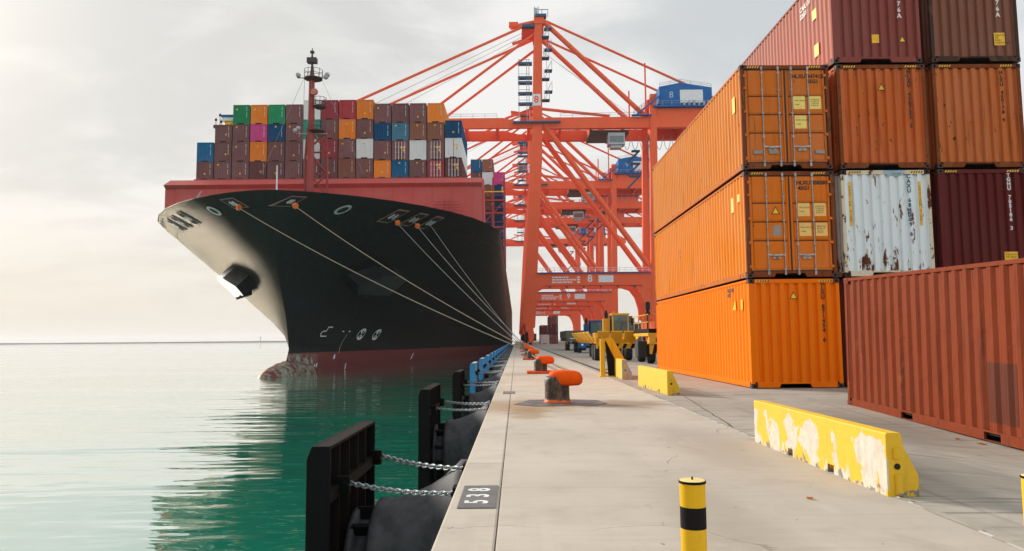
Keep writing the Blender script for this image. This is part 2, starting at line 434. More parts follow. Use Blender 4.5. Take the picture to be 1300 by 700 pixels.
def hull_mat():
    m, t = new_mat('hull_paint')
    oc = t.node('ShaderNodeTexCoord').outputs['Object']
    s = t.node('ShaderNodeSeparateXYZ', ins={0: oc})
    n = t.noise(oc, 0.35, 7, 0.62)
    v = t.noise(t.mapping(oc, (1.6, 1.6, 0.12)), 0.9, 6, 0.62)
    plates = t.noise(t.mapping(oc, (0.05, 0.12, 0.42)), 1.0, 2, 0.5)
    blk = t.mix(t.math('MULTIPLY', t.ramp(v, 0.45, 0.8), 0.5), (0.009, 0.012, 0.014), (0.024, 0.025, 0.025))
    blk = t.mix(t.math('MULTIPLY', t.ramp(n, 0.62, 0.75), 0.25), blk, (0.035, 0.033, 0.03))
    red = t.mix(v, (0.20, 0.042, 0.04), (0.125, 0.036, 0.034))
    scr = t.noise(t.mapping(oc, (1, 0.8, 0.5)), 1.3, 8, 0.7)
    red = t.mix(t.math('MULTIPLY', t.ramp(scr, 0.70, 0.74), 0.6), red, (0.42, 0.40, 0.36))
    edge = t.math('ADD', s.outputs[2], t.math('MULTIPLY', t.math('SUBTRACT', n, 0.5), 0.05))
    c = t.mix(t.ramp(edge, -0.12, -0.08), red, blk)
    bow = t.ramp(t.math('ADD', s.outputs[1], t.math('MULTIPLY', t.math('SUBTRACT', scr, 0.5), 9.0)), 90.5, 94.5, 1.0, 0.0)
    below = t.ramp(s.outputs[2], -0.5, -0.05, 1.0, 0.0)
    barn = t.noise(oc, 1.3, 7, 0.68)
    crust = t.mix(t.ramp(barn, 0.3, 0.7), (0.06, 0.045, 0.025), (0.33, 0.32, 0.25))
    c = t.mix(t.math('MULTIPLY', t.math('MULTIPLY', bow, below), t.ramp(barn, 0.42, 0.52)), c, crust)
    rr = t.math('ADD', 0.36, t.math('MULTIPLY', v, 0.16))
    def seam(coord, step, w):
        fr_ = t.math('ABSOLUTE', t.math('SUBTRACT', t.math('FRACT', t.math('DIVIDE', coord, step)), 0.5))
        return t.ramp(fr_, 0.0, w, 1.0, 0.0)
    sm = t.math('MAXIMUM', seam(s.outputs[2], 2.4, 0.012), seam(s.outputs[1], 9.0, 0.004))
    c = t.mix(t.math('MULTIPLY', sm, 0.35), c, (0.045, 0.043, 0.04))
    plates = t.math('ADD', plates, t.math('MULTIPLY', sm, 0.12))
    hgt = t.math('ADD', plates, t.math('MULTIPLY', n, 0.3))
    bp = t.node('ShaderNodeBump', ins={'Strength': 0.10, 'Distance': 0.05, 'Height': hgt})
    df = t.node('ShaderNodeBsdfDiffuse', ins={'Color': c})
    gl = t.node('ShaderNodeBsdfGlossy', ins={'Color': (1.0, 0.90, 0.74, 1.0), 'Roughness': t.math('ADD', 0.24, t.math('MULTIPLY', v, 0.2))})
    lw = t.node('ShaderNodeLayerWeight', ins={'Blend': 0.5})
    for n_ in (df, gl, lw):
        t.t.links.new(bp.outputs[0], n_.inputs['Normal'])
    f = t.math('ADD', 0.012, t.math('MULTIPLY', t.math('POWER', lw.outputs['Facing'], 6.0), 0.155))
    mx = t.node('ShaderNodeMixShader', ins={0: f})
    t.t.links.new(df.outputs[0], mx.inputs[1])
    t.t.links.new(gl.outputs[0], mx.inputs[2])
    o = t.node('ShaderNodeOutputMaterial')
    t.t.links.new(mx.outputs[0], o.inputs[0])
    return m


M['hull'] = hull_mat()


def water_mat():
    m, t = new_mat('sea_water')
    pos = t.node('ShaderNodeNewGeometry').outputs['Position']
    a = t.noise(t.mapping(pos, (0.22, 1.0, 1), rot=(0, 0, R(8))), 0.62, 1.5, 0.45, 0.9)
    b = t.noise(t.mapping(pos, (0.34, 1.0, 1), rot=(0, 0, R(-11))), 1.9, 1.5, 0.45, 0.5)
    c = t.noise(t.mapping(pos, (0.4, 1.0, 1), rot=(0, 0, R(5))), 0.13, 2, 0.5)
    gust = t.ramp(t.noise(t.mapping(pos, (0.35, 1.0, 1)), 0.045, 3, 0.5), 0.35, 0.65, 0.45, 1.15)
    h = t.math('ADD', t.math('MULTIPLY', a, 1.0), t.math('ADD', t.math('MULTIPLY', b, 0.24), t.math('MULTIPLY', c, 1.6)))
    h = t.math('MULTIPLY', h, gust)
    big = t.noise(pos, 0.02, 3)
    colr = t.mix(big, (0.0, 0.25, 0.15), (0.0, 0.29, 0.18))
    bp = t.node('ShaderNodeBump', ins={'Strength': 1.0, 'Distance': 0.10, 'Height': h})
    body = t.node('ShaderNodeBsdfDiffuse', ins={'Color': colr})
    gl = t.node('ShaderNodeBsdfGlossy', ins={'Color': (1, 1, 1, 1), 'Roughness': 0.03})
    lw = t.node('ShaderNodeLayerWeight', ins={'Blend': 0.5})
    for n_ in (gl, lw):
        t.t.links.new(bp.outputs[0], n_.inputs['Normal'])
    f = t.math('ADD', 0.02, t.math('MULTIPLY', t.math('POWER', lw.outputs['Facing'], 1.3), 0.96))
    mx = t.node('ShaderNodeMixShader', ins={0: f})
    t.t.links.new(body.outputs[0], mx.inputs[1])
    t.t.links.new(gl.outputs[0], mx.inputs[2])
    o = t.node('ShaderNodeOutputMaterial')
    t.t.links.new(mx.outputs[0], o.inputs[0])
    return m


M['water'] = water_mat()


# ------------------------------------------------------------------ mesh helpers
class MB:
    def __init__(self):
        self.v, self.f, self.m = [], [], []
        self.smooth = False

    def add(self, vs, fs, mi=0):
        o = len(self.v)
        self.v += [tuple(p) for p in vs]
        self.f += [tuple(i + o for i in q) for q in fs]
        self.m += [mi] * len(fs)

    def box(self, x0, x1, y0, y1, z0, z1, mi=0, T=None):
        vs = [Vector((x, y, z)) for z in (z0, z1) for y in (y0, y1) for x in (x0, x1)]
        if T is not None:
            vs = [T @ p for p in vs]
        self.add(vs, [(0, 2, 3, 1), (4, 5, 7, 6), (0, 1, 5, 4), (2, 6, 7, 3), (0, 4, 6, 2), (1, 3, 7, 5)], mi)

    def beam(self, p, q, w, h, mi=0, up=(0, 0, 1)):
        p, q = Vector(p), Vector(q)
        d = (q - p).normalized()
        u = Vector(up)
        s = d.cross(u)
        if s.length < 1e-4:
            s = d.cross(Vector((0, 1, 0)))
        s.normalize()
        u = s.cross(d).normalized()
        vs = []
        for c in (p, q):
            for a, b in ((-1, -1), (1, -1), (1, 1), (-1, 1)):
                vs.append(c + s * (a * w / 2) + u * (b * h / 2))
        self.add(vs, [(0, 3, 2, 1), (4, 5, 6, 7), (0, 1, 5, 4), (1, 2, 6, 5), (2, 3, 7, 6), (3, 0, 4, 7)], mi)

    def tube(self, pts, r, n=8, mi=0, cap=True):
        pts = [Vector(p) for p in pts]
        rs = r if isinstance(r, (list, tuple)) else [r] * len(pts)
        rings = []
        ref = None
        for i, p in enumerate(pts):
            d = (pts[min(i + 1, len(pts) - 1)] - pts[max(i - 1, 0)]).normalized()
            if ref is None:
                ref = Vector((0, 0, 1)) if abs(d.z) < 0.9 else Vector((1, 0, 0))
            s = d.cross(ref).normalized()
            u = s.cross(d).normalized()
            ref = u
            rings.append([p + (s * math.cos(2 * math.pi * k / n) + u * math.sin(2 * math.pi * k / n)) * rs[i] for k in range(n)])
        self.loft(rings, mi, cap)

    def loft(self, rings, mi=0, cap=True):
        n = len(rings[0])
        vs = [p for r_ in rings for p in r_]
        fs = []
        for i in range(len(rings) - 1):
            for k in range(n):
                a, b = i * n + k, i * n + (k + 1) % n
                fs.append((a, b, b + n, a + n))
        if cap:
            fs.append(tuple(reversed(range(n))))
            o = (len(rings) - 1) * n
            fs.append(tuple(range(o, o + n)))
        self.add(vs, fs, mi)

    def lathe(self, prof, c, axis='Z', n=24, mi=0, cap=True):
        rings = []
        for r, h in prof:
            ring = []
            for k in range(n):
                a = 2 * math.pi * k / n
                ca, sa = math.cos(a) * r, math.sin(a) * r
                if axis == 'Z':
                    ring.append((c[0] + ca, c[1] + sa, c[2] + h))
                elif axis == 'X':
                    ring.append((c[0] + h, c[1] + ca, c[2] + sa))
                else:
                    ring.append((c[0] + sa, c[1] + h, c[2] + ca))
            rings.append(ring)
        self.loft(rings, mi, cap)

    def prism(self, poly, axis, a, b, mi=0):
        """poly in the two other axes, extruded along axis from a to b"""
        def mk(p, w):
            if axis == 'X':
                return (w, p[0], p[1])
            if axis == 'Y':
                return (p[0], w, p[1])
            return (p[0], p[1], w)
        n = len(poly)
        vs = [mk(p, a) for p in poly] + [mk(p, b) for p in poly]
        fs = [tuple(reversed(range(n))), tuple(range(n, 2 * n))]
        fs += [(i, (i + 1) % n, (i + 1) % n + n, i + n) for i in range(n)]
        self.add(vs, fs, mi)

    def mesh(self, name, mats, bevel=None):
        me = bpy.data.meshes.new(name)
        me.from_pydata(self.v, [], self.f)
        for m in (mats if isinstance(mats, (list, tuple)) else [mats]):
            me.materials.append(m)
        if any(self.m):
            me.polygons.foreach_set('material_index', self.m)
        if self.smooth:
            me.polygons.foreach_set('use_smooth', [True] * len(self.f))
        import bmesh
        bm = bmesh.new()
        bm.from_mesh(me)
        bmesh.ops.recalc_face_normals(bm, faces=bm.faces)
        bm.to_mesh(me)
        bm.free()
        me.update()
        return me

    def split(self, name, mats, parent=None, part=None, **k):
        """one object per connected piece"""
        n = len(self.v)
        up = list(range(n))

        def find(a):
            while up[a] != a:
                up[a] = up[up[a]]
                a = up[a]
            return a
        for f in self.f:
            for q in f[1:]:
                up[find(q)] = find(f[0])
        groups = {}
        for fi, f in enumerate(self.f):
            groups.setdefault(find(f[0]), []).append(fi)
        out = []
        for fl in groups.values():
            ids = sorted({q for fi in fl for q in self.f[fi]})
            mp = {q: i for i, q in enumerate(ids)}
            m2 = MB()
            m2.smooth = self.smooth
            m2.v = [self.v[q] for q in ids]
            m2.f = [tuple(mp[q] for q in self.f[fi]) for fi in fl]
            m2.m = [self.m[fi] for fi in fl]
            out.append(part(m2, name, mats) if part else m2.build(name, mats, parent, **k))
        return out

    def build(self, name, mats, parent=None, bevel=None, smooth_angle=None):
        me = self.mesh(name, mats)
        o = link(name, me, parent)
        if bevel:
            md = o.modifiers.new('edge', 'BEVEL')
            md.width = bevel
            md.segments = 2
            md.limit_method = 'ANGLE'
            md.angle_limit = R(40)
        return o


def link(name, data, parent=None):
    o = bpy.data.objects.new(name, data)
    col.objects.link(o)
    if parent is not None:
        o.parent = parent
    return o


def thing(name, label, cat, loc=(0, 0, 0), rz=0.0, group=None):
    o = bpy.data.objects.new(name, None)
    col.objects.link(o)
    o.location = loc
    o.rotation_euler = (0, 0, rz)
    o.empty_display_size = 0.3
    return tag(o, label, cat, group)


def tag(o, label=None, cat=None, group=None, kind=None):
    for k, v in (('label', label), ('category', cat), ('group', group), ('kind', kind)):
        if v:
            o[k] = v
    return o


KIDS = {}


def copy_tree(o, parent=None, kids=None):
    c = o.copy()
    col.objects.link(c)
    if parent is not None:
        c.parent = parent
    for ch in list(o.children):
        copy_tree(ch, c)
    return c


def text(body, size, mat, parent, loc, rot, name='lettering', align='LEFT', ext=0.0015, line=1.0, bold=0.0):
    if name == 'serial_number' and not bold:
        bold, size = 0.006, size * 1.08
    cu = bpy.data.curves.new(name, 'FONT')
    cu.body = body
    cu.size = size
    cu.extrude = ext
    cu.offset = bold
    cu.align_x = align
    cu.align_y = 'CENTER'
    cu.space_line = line
    cu.resolution_u = 3
    cu.materials.append(mat)
    o = link(name, cu, parent)
    o.location = loc
    o.rotation_euler = rot
    return o


FRONT = (math.pi / 2, 0, 0)                    # lettering that faces -Y
LEFTWARD = (math.pi / 2, 0, -math.pi / 2)      # lettering that faces -X


def vert_text(s):
    return '\n'.join(s)


def corr(a, b, pitch, fo, sl, fi, d):
    n = max(1, round((b - a) / pitch))
    p = (b - a) / n
    k = p / (fo + 2 * sl + fi)
    fo, sl, fi = fo * k, sl * k, fi * k
    out = [(a, 0.0)]
    s = a
    for i in range(n):
        out += [(s + fo, 0.0), (s + fo + sl, d), (s + fo + sl + fi, d), (s + p, 0.0)]
        s += p
    return out


def corr_wall(mb, prof, z0, z1, fn, mi=0, rows=1):
    vs, fs = [], []
    n = len(prof)
    for r in range(rows + 1):
        z = z0 + (z1 - z0) * r / rows
        vs += [fn(s, o, z) for s, o in prof]
    for r in range(rows):
        for i in range(n - 1):
            a = r * n + i
            fs.append((a, a + 1, a + 1 + n, a + n))
    mb.add(vs, fs, mi)


def smoothstep(a, b, x):
    t = max(0.0, min(1.0, (x - a) / (b - a)))
    return t * t * (3 - 2 * t)


# ================================================================== SETTING
WATER_Z = -2.6
QX = -0.57                                    # quay edge


def build_setting():
    # sea
    mb = MB()
    mb.add([(-9000, -300, WATER_Z), (QX + 0.5, -300, WATER_Z), (QX + 0.5, 12000, WATER_Z), (-9000, 12000, WATER_Z)], [(0, 1, 2, 3)])
    tag(mb.build('sea', M['water']), kind='structure')
    # far harbour breakwater on the horizon
    mb = MB()
    rnd = random.Random(3)
    xs = [-4200 + i * 60 for i in range(70)]
    rings = []
    for x in xs:
        h = 2.2 + rnd.uniform(-0.5, 0.5)
        rings.append([(x, 2990, WATER_Z - 1), (x, 2996, h), (x, 3006, h), (x, 3014, WATER_Z - 1)])
    mb.loft(rings)
    o = mb.build('breakwater', M['far_rock'])
    tag(o, 'long low dark breakwater along the far horizon left of the ship', 'breakwater')
    bt = thing('beacon', 'tiny thin beacon standing on the far breakwater near the bow', 'beacon', (-1045, 3000, 2.4))
    mb = MB()
    mb.tube([(0, 0, 0), (0, 0, 14)], 1.0, 6)
    mb.build('post', M['far_rock'], bt)
    mb = MB()
    mb.box(-2, 2, -2, 2, 14, 17)
    mb.build('lamp', M['far_rock'], bt)

    # quay: wall body, bed and separate slabs
    mb = MB()
    mb.box(QX + 0.04, 3.2, -30, 720, -9, -0.055)
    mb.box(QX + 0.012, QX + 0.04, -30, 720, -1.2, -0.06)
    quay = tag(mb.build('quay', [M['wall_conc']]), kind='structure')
    ys = [-12, 2.1, 14.13, 26.3, 36.6, 46.9, 57.2, 67.5, 77.8, 88.1, 98.4, 720]
    rnd = random.Random(5)
    for i in range(len(ys) - 1):
        mb = MB()
        mb.box(-0.147, 3.19, ys[i] + 0.007, ys[i + 1] - 0.007, -0.055, rnd.uniform(-0.002, 0.002))
        mb.build('slab', M['quay'], quay, bevel=0.004)
    # the edge strip dips back between the fenders and steps out at them
    yc = [-12, 2.1, 8.2, 14.13, 20.2, 26.3, 36.6, 46.9, 57.2, 77.8, 98.4, 720]
    for i in range(len(yc) - 1):
        mb = MB()
        mb.box(QX, -0.153, yc[i] + 0.004, yc[i + 1] - 0.004, -0.35, rnd.uniform(-0.003, 0.001))
        mb.build('edge_slab', M['quay'], quay, bevel=0.02)
    # dark joint filler in the gaps
    mb = MB()
    mb.box(-0.158, -0.142, -12, 720, -0.054, -0.012)
    for y in ys[1:-1]:
        mb.box(-0.141, 3.19, y - 0.011, y + 0.011, -0.0545, -0.010)
    mb.build('joint_filler', M['joint'], quay)

    # apron: one sheet out to the horizon, with the shallow fall of the yard beside the red box
    mb = MB()
    def axis(lo, hi, fine_lo, fine_hi, step):
        a = [lo]
        v = fine_lo
        while v < fine_hi + 1e-6:
            a.append(v)
            v += step
        return a + [hi]
    xs = [3.215] + [3.6 + 0.35 * i for i in range(20)] + [12, 16, 24, 60, 200, 1000, 9000]
    yy = [-300, -60, -10, 0] + [2 + 0.7 * i for i in range(24)] + [20, 30, 60, 150, 400, 1500, 12000]
    vs = [(x, y, yard_z(x, y)) for y in yy for x in xs]
    n = len(xs)
    fs = [(j * n + i, j * n + i + 1, (j + 1) * n + i + 1, (j + 1) * n + i) for j in range(len(yy) - 1) for i in range(n - 1)]
    mb.add(vs, fs)
    mb.smooth = True
    apron = tag(mb.build('yard_pavement', M['apron']), kind='structure')
    # ground left of the quay's far end and beyond the quay
    mb = MB()
    mb.add([(3.19, -30, -0.02), (3.23, -30, -0.02), (3.23, 720, -0.02), (3.19, 720, -0.02)], [(0, 1, 2, 3)])
    mb.build('joint_filler', M['joint'], apron)
    # irregular pale mortar along the quay / yard joint
    rnd = random.Random(9)
    mb = MB()
    pts, y = [], -4.0
    L, Rr = [], []
    while y < 26:
        L.append((3.185 + rnd.uniform(-0.02, 0.008), y, 0.0045))
        Rr.append((3.235 + rnd.uniform(-0.008, 0.03), y, 0.0045))
        y += rnd.uniform(0.06, 0.16)
    k = len(L)
    mb.add(L + Rr, [(i, i + k, i + k + 1, i + 1) for i in range(k - 1) if rnd.random() < 0.55])
    mb.build('mortar_strip', M['chip'], apron)
    # yard paving joints
    mb = MB()
    for (x0, y0, x1, y1) in ((5.1, 17.55, 8.35, 17.5), (3.25, 11.2, 3.9, 17.4), (3.24, 17.4, 6.2, 17.35), (3.24, 26.3, 6, 26.2)):
        nn = 24
        a, b = [], []
        for i in range(nn + 1):
            q = i / nn
            x, y = x0 + (x1 - x0) * q, y0 + (y1 - y0) * q
            dx, dy = y1 - y0, -(x1 - x0)
            l = math.hypot(dx, dy)
            dx, dy = dx / l, dy / l
            w = 0.006 + rnd.random() * 0.008
            j = rnd.uniform(-0.012, 0.012)
            a.append((x + dx * (j + w), y + dy * (j + w), yard_z(x, y) + 0.004))
            b.append((x + dx * (j - w), y + dy * (j - w), yard_z(x, y) + 0.004))
        mb.add(a + b, [(i, i + 1, i + nn + 2, i + nn + 1) for i in range(nn)])
    mb.build('paving_joint', M['joint'], apron)
    # crane rails: groove and rail head
    for x in (3.55, 34.6):
        g = MB()
        g.add([(x - 0.11, 27.4, 0.004), (x + 0.11, 27.4, 0.004), (x + 0.11, 700, 0.004), (x - 0.11, 700, 0.004)], [(0, 1, 2, 3)])
        g.build('rail_groove', M['joint'], apron)
        g = MB()
        g.box(x - 0.04, x + 0.04, 27.4, 700, 0.0, 0.03)
        g.build('crane_rail', M['rail_steel'], apron)


def yard_z(x, y):
    return -0.24 * smoothstep(4.0, 6.6, x) * (1 - smoothstep(14.5, 26, x)) * (1 - smoothstep(8.0, 16.8, y))


build_setting()


# ================================================================== NEAR CONTAINERS
CW = 2.438


def casting_mesh():
    mb = MB()
    w, l, h = 0.162, 0.178, 0.118
    # front face with an oval hole
    n = 12
    cx, cz, rx, rz = w / 2, h / 2, 0.032, 0.05 * 0.75
    outer = []
    for k in range(n):
        a = 2 * math.pi * k / n
        ca, sa = math.cos(a), math.sin(a)
        s = min((w / 2) / max(abs(ca), 1e-6), (h / 2) / max(abs(sa), 1e-6))
        outer.append((cx + ca * s, 0, cz + sa * s))
    hole = [(cx + math.cos(2 * math.pi * k / n) * rx, 0, cz + math.sin(2 * math.pi * k / n) * rz) for k in range(n)]
    deep = [(p[0], 0.04, p[2]) for p in hole]
    vs = outer + hole + deep
    fs = [(k, (k + 1) % n, n + (k + 1) % n, n + k) for k in range(n)]
    fs2 = [(n + k, n + (k + 1) % n, 2 * n + (k + 1) % n, 2 * n + k) for k in range(n)] + [tuple(range(2 * n, 3 * n))]
    mb.add(vs, fs, 0)
    mb.add(vs, fs2, 1)
    # body behind the face
    mb.box(0, w, 0.0005, l, 0, 0.0008, 0)
    mb.box(0, w, 0.0005, l, h - 0.0008, h, 0)
    mb.box(0, 0.0008, 0.0005, l, 0, h, 0)
    mb.box(w - 0.0008, w, 0.0005, l, 0, h, 0)
    mb.box(0, w, l - 0.0008, l, 0, h, 0)
    # dark oval on the two flanks
    for x in (-0.001, w + 0.001):
        mb.add([(x, l / 2 + math.cos(2 * math.pi * k / 10) * 0.036, h / 2 + math.sin(2 * math.pi * k / 10) * 0.026) for k in range(10)], [tuple(range(10))], 1)
    return mb


CAST = {}


def get_casting(mat):
    if mat.name not in CAST:
        CAST[mat.name] = casting_mesh().mesh('corner_casting', [mat, M['black']])
    return CAST[mat.name]


def stripes(parent, x0, x1, z, y, h=0.055):
    """slanted yellow/black height marks on the top end rail"""
    for (a, b) in ((x0, x0 + 0.34), (x1 - 0.34, x1)):
        mb = MB()
        n = 5
        s = (b - a) / (2 * n)
        for i in range(n):
            p = a + 2 * s * i
            mb.prism([(p, z), (p + s, z), (p + s + h * 0.6, z + h), (p + h * 0.6, z + h)], 'Y', y, y + 0.003, 0)
            mb.prism([(p + s, z), (p + 2 * s, z), (p + 2 * s + h * 0.6, z + h), (p + s + h * 0.6, z + h)], 'Y', y, y + 0.003, 1)
        mb.build('height_marking', [M['sign_y'], M['ink']], parent)


def plate(parent, name, x, z, w, h, y, mat, lines=(), tmat=None, size=0.06):
    mb = MB()
    mb.box(x, x + w, y - 0.003, y, z, z + h)
    o = mb.build(name, mat, parent)
    if lines:
        text('\n'.join(lines), size, tmat or M['ink'], o, (x + 0.03, y - 0.0045, z + h / 2), FRONT, ext=0.0005)
    return o


def triangle(parent, x, z, s, y, name='warning_sign'):
    mb = MB()
    mb.prism([(x - s / 2, z), (x + s / 2, z), (x, z + s * 0.9)], 'Y', y - 0.002, y, 1)
    q = s * 0.72
    zz = z + s * 0.08
    mb.prism([(x - q / 2, zz), (x + q / 2, zz), (x, zz + q * 0.9)], 'Y', y - 0.004, y - 0.001, 0)
    return mb.build(name, [M['sign_y'], M['ink']], parent)


def container(label, loc, rz, mat, H=2.896, L=12.192, face='wall', cat='container', group=None, frame_mat=None, wall_mat=None,
              cast_mat=None, gap=True, pockets=(), pitch=0.24, side_pitch=0.278, end_post=None, marks=True, tilt=0.0, end_mat=None, side_mat=None):
    t = thing('shipping_container', label, cat, loc, rz, group)
    t.rotation_euler = (tilt, 0, rz)
    fm = frame_mat or mat
    W = CW
    e = 0.006
    cw, cl, ch = 0.162, 0.178, 0.118
    fr, fe = MB(), MB()
    for x in (e, W - 0.10):
        for y in (e, L - 0.10):
            (fe if y == e else fr).box(x, x + 0.10 - e, y, y + 0.10 - e, ch, H - ch)
    for x0, x1 in ((e, 0.05), (W - 0.05, W - e)):
        cuts = [cl] + [c for p in pockets for c in (p - 0.18, p + 0.18)] + [L - cl]
        for i in range(0, len(cuts), 2):
            fr.box(x0, x1, cuts[i], cuts[i + 1], 0.02, 0.165)
        for p in pockets:
            fr.box(x0, x1, p - 0.18, p + 0.18, 0.14, 0.165)
            fr.box(x0, x1, p - 0.18, p + 0.18, 0.02, 0.03)
        fr.box(x0, x1, cl, L - cl, H - 0.07, H - e)
    for y0, y1 in ((e, 0.055), (L - 0.055, L - e)):
        fx = fe if y0 == e else fr
        if gap:
            g0, g1 = W * 0.30, W * 0.66
            fx.prism([(cw, 0.015), (g0, 0.015), (g0 + 0.06, 0.125), (g0 + 0.06, 0.165), (cw, 0.165)], 'Y', y0, y1)
            fx.prism([(g1, 0.015), (W - cw, 0.015), (W - cw, 0.165), (g1 - 0.06, 0.165), (g1 - 0.06, 0.125)], 'Y', y0, y1)
            fx.box(g0 + 0.06, g1 - 0.06, y0 + 0.002, y1 - 0.002, 0.115, 0.163)
        else:
            fx.box(cw, W - cw, y0, y1, 0.015, 0.165)
        fx.box(cw, W - cw, y0, y1, H - 0.115, H - e)
    fr.build('frame', fm, t, bevel=0.006)
    fe.build('end_frame', end_mat or fm, t, bevel=0.006)
    fl = MB()
    fl.box(0.06, W - 0.06, 0.06, L - 0.06, 0.10, 0.155)
    fl.build('floor', M['black'], t)
    for side in (0, 1):
        mb = MB()
        pr = corr(0.10, L - 0.10, side_pitch, 0.075, 0.066, 0.07, 0.036)
        if side == 0:
            corr_wall(mb, pr, 0.163, H - 0.069, lambda s, o, z: (0.012 + o, s, z))
        else:
            corr_wall(mb, pr, 0.163, H - 0.069, lambda s, o, z: (W - 0.012 - o, s, z))
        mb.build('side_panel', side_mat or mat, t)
    rf = MB()
    pr = corr(0.05, L - 0.05, 0.2, 0.09, 0.02, 0.07, 0.015)
    rf.add([(0.05, s, H - 0.02 - o) for s, o in pr] + [(W - 0.05, s, H - 0.02 - o) for s, o in pr],
           [(i, i + 1, i + 1 + len(pr), i + len(pr)) for i in range(len(pr) - 1)])
    rf.build('roof', mat, t)
    wm = wall_mat or mat
    pr = corr(0.10, W - 0.10, pitch, 0.105, 0.03, 0.055, 0.06)
    mb = MB()
    corr_wall(mb, pr, 0.163, H - 0.114, lambda s, o, z: (s, L - 0.02 - o, z))
    mb.build('end_wall', wm, t)
    if face == 'wall':
        mb = MB()
        corr_wall(mb, pr, 0.163, H - 0.114, lambda s, o, z: (s, 0.02 + o, z))
        mb.build('end_wall', wm, t)
    else:
        make_doors(t, mat, W, H)
    cm = get_casting(cast_mat or M['casting'])
    for x in (0, W):
        for y in (0, L):
            for z in (-0.004, H - ch):
                c = link('corner_casting', cm, t)
                c.location = (x, y, z)
                c.scale = (1 if x == 0 else -1, 1 if y == 0 else -1, 1)
    if marks:
        stripes(t, cw + 0.03, W - cw - 0.06, H - 0.085, 0.002)
    return t


def make_doors(t, mat, W, H):
    g = MB()
    z0, z1 = 0.165, H - 0.115
    for x in (0.10, W / 2 - 0.022, W - 0.13):
        g.box(x, x + (0.044 if 1 < x < 1.5 else 0.032), 0.026 if 1 < x < 1.5 else 0.03, 0.06, z0, z1)
    g.box(0.13, W - 0.13, 0.031, 0.06, z1 - 0.032, z1)
    g.box(0.13, W - 0.13, 0.031, 0.06, z0, z0 + 0.032)
    g.build('gasket', M['gasket'], t)
    for s, (a, b) in enumerate(((0.13, W / 2 - 0.022), (W / 2 + 0.022, W - 0.13))):
        d = MB()
        d.box(a, b, 0.052, 0.075, z0 + 0.03, z1 - 0.03)
        d.box(a, a + 0.05, 0.03, 0.052, z0 + 0.03, z1 - 0.03)
        d.box(b - 0.05, b, 0.03, 0.052, z0 + 0.03, z1 - 0.03)
        zs = [z0 + 0.03 + (z1 - z0 - 0.06) * q for q in (0.0, 0.315, 0.515, 0.715, 1.0)]
        for i in range(4):
            lo, hi = zs[i], zs[i + 1]
            d.prism([(0.030, hi - 0.012 if i < 3 else hi), (0.052, hi - 0.012 if i < 3 else hi), (0.052, lo), (0.03, lo + 0.07)], 'X', a + 0.09, b - 0.09)
        door = d.build('door', mat, t, bevel=0.004)
        for i in range(1, 4):
            sm = MB()
            sm.box(a + 0.075, b - 0.075, 0.0285, 0.05, zs[i] - 0.018, zs[i] + 0.012)
            sm.build('seam', M['seam_rust_shade'], door)  # strip paints in the shade line between panels, tinted like rust
        for off in (0.18, 0.63):
            x = W / 2 + (off if s else -off)
            br = MB()
            br.tube([(x, 0.012, 0.10), (x, 0.012, H - 0.06)], 0.0165, 8)
            for z in (0.22, 0.9, 1.55, 2.2, H - 0.22):
                br.box(x - 0.035, x + 0.035, 0.002, 0.03, z - 0.02, z + 0.02)
            for z in (0.12, H - 0.09):
                br.box(x - 0.028, x + 0.028, -0.004, 0.03, z - 0.045, z + 0.045)
            br.build('locking_bar', M['bar'], door)
            hd = MB()
            dirx = 1 if off == 0.63 else -1
            dirx = dirx if not s else -dirx
            hd.beam((x, -0.006, 0.62), (x + dirx * 0.26, -0.004, 0.60), 0.018, 0.045)
            hd.box(x + dirx * 0.26 - 0.07, x + dirx * 0.26 + 0.07, 0.0, 0.03, 0.50, 0.56)
            hd.build('handle', M['bar'], door)
        hx = 0.085 if s == 0 else W - 0.165
        for z in (0.3, 0.95, 1.6, 2.25, H - 0.3):
            h_ = MB()
            h_.box(hx, hx + 0.08, -0.002, 0.04, z - 0.035, z + 0.035)
            h_.build('hinge', mat, door)


def side_mark(parent, y, z, w, h, mat=None):
    mb = MB()
    mb.box(0.004, 0.010, y, y + w, z, z + h)
    return mb.build('side_label', mat or M['sign_y'], parent)


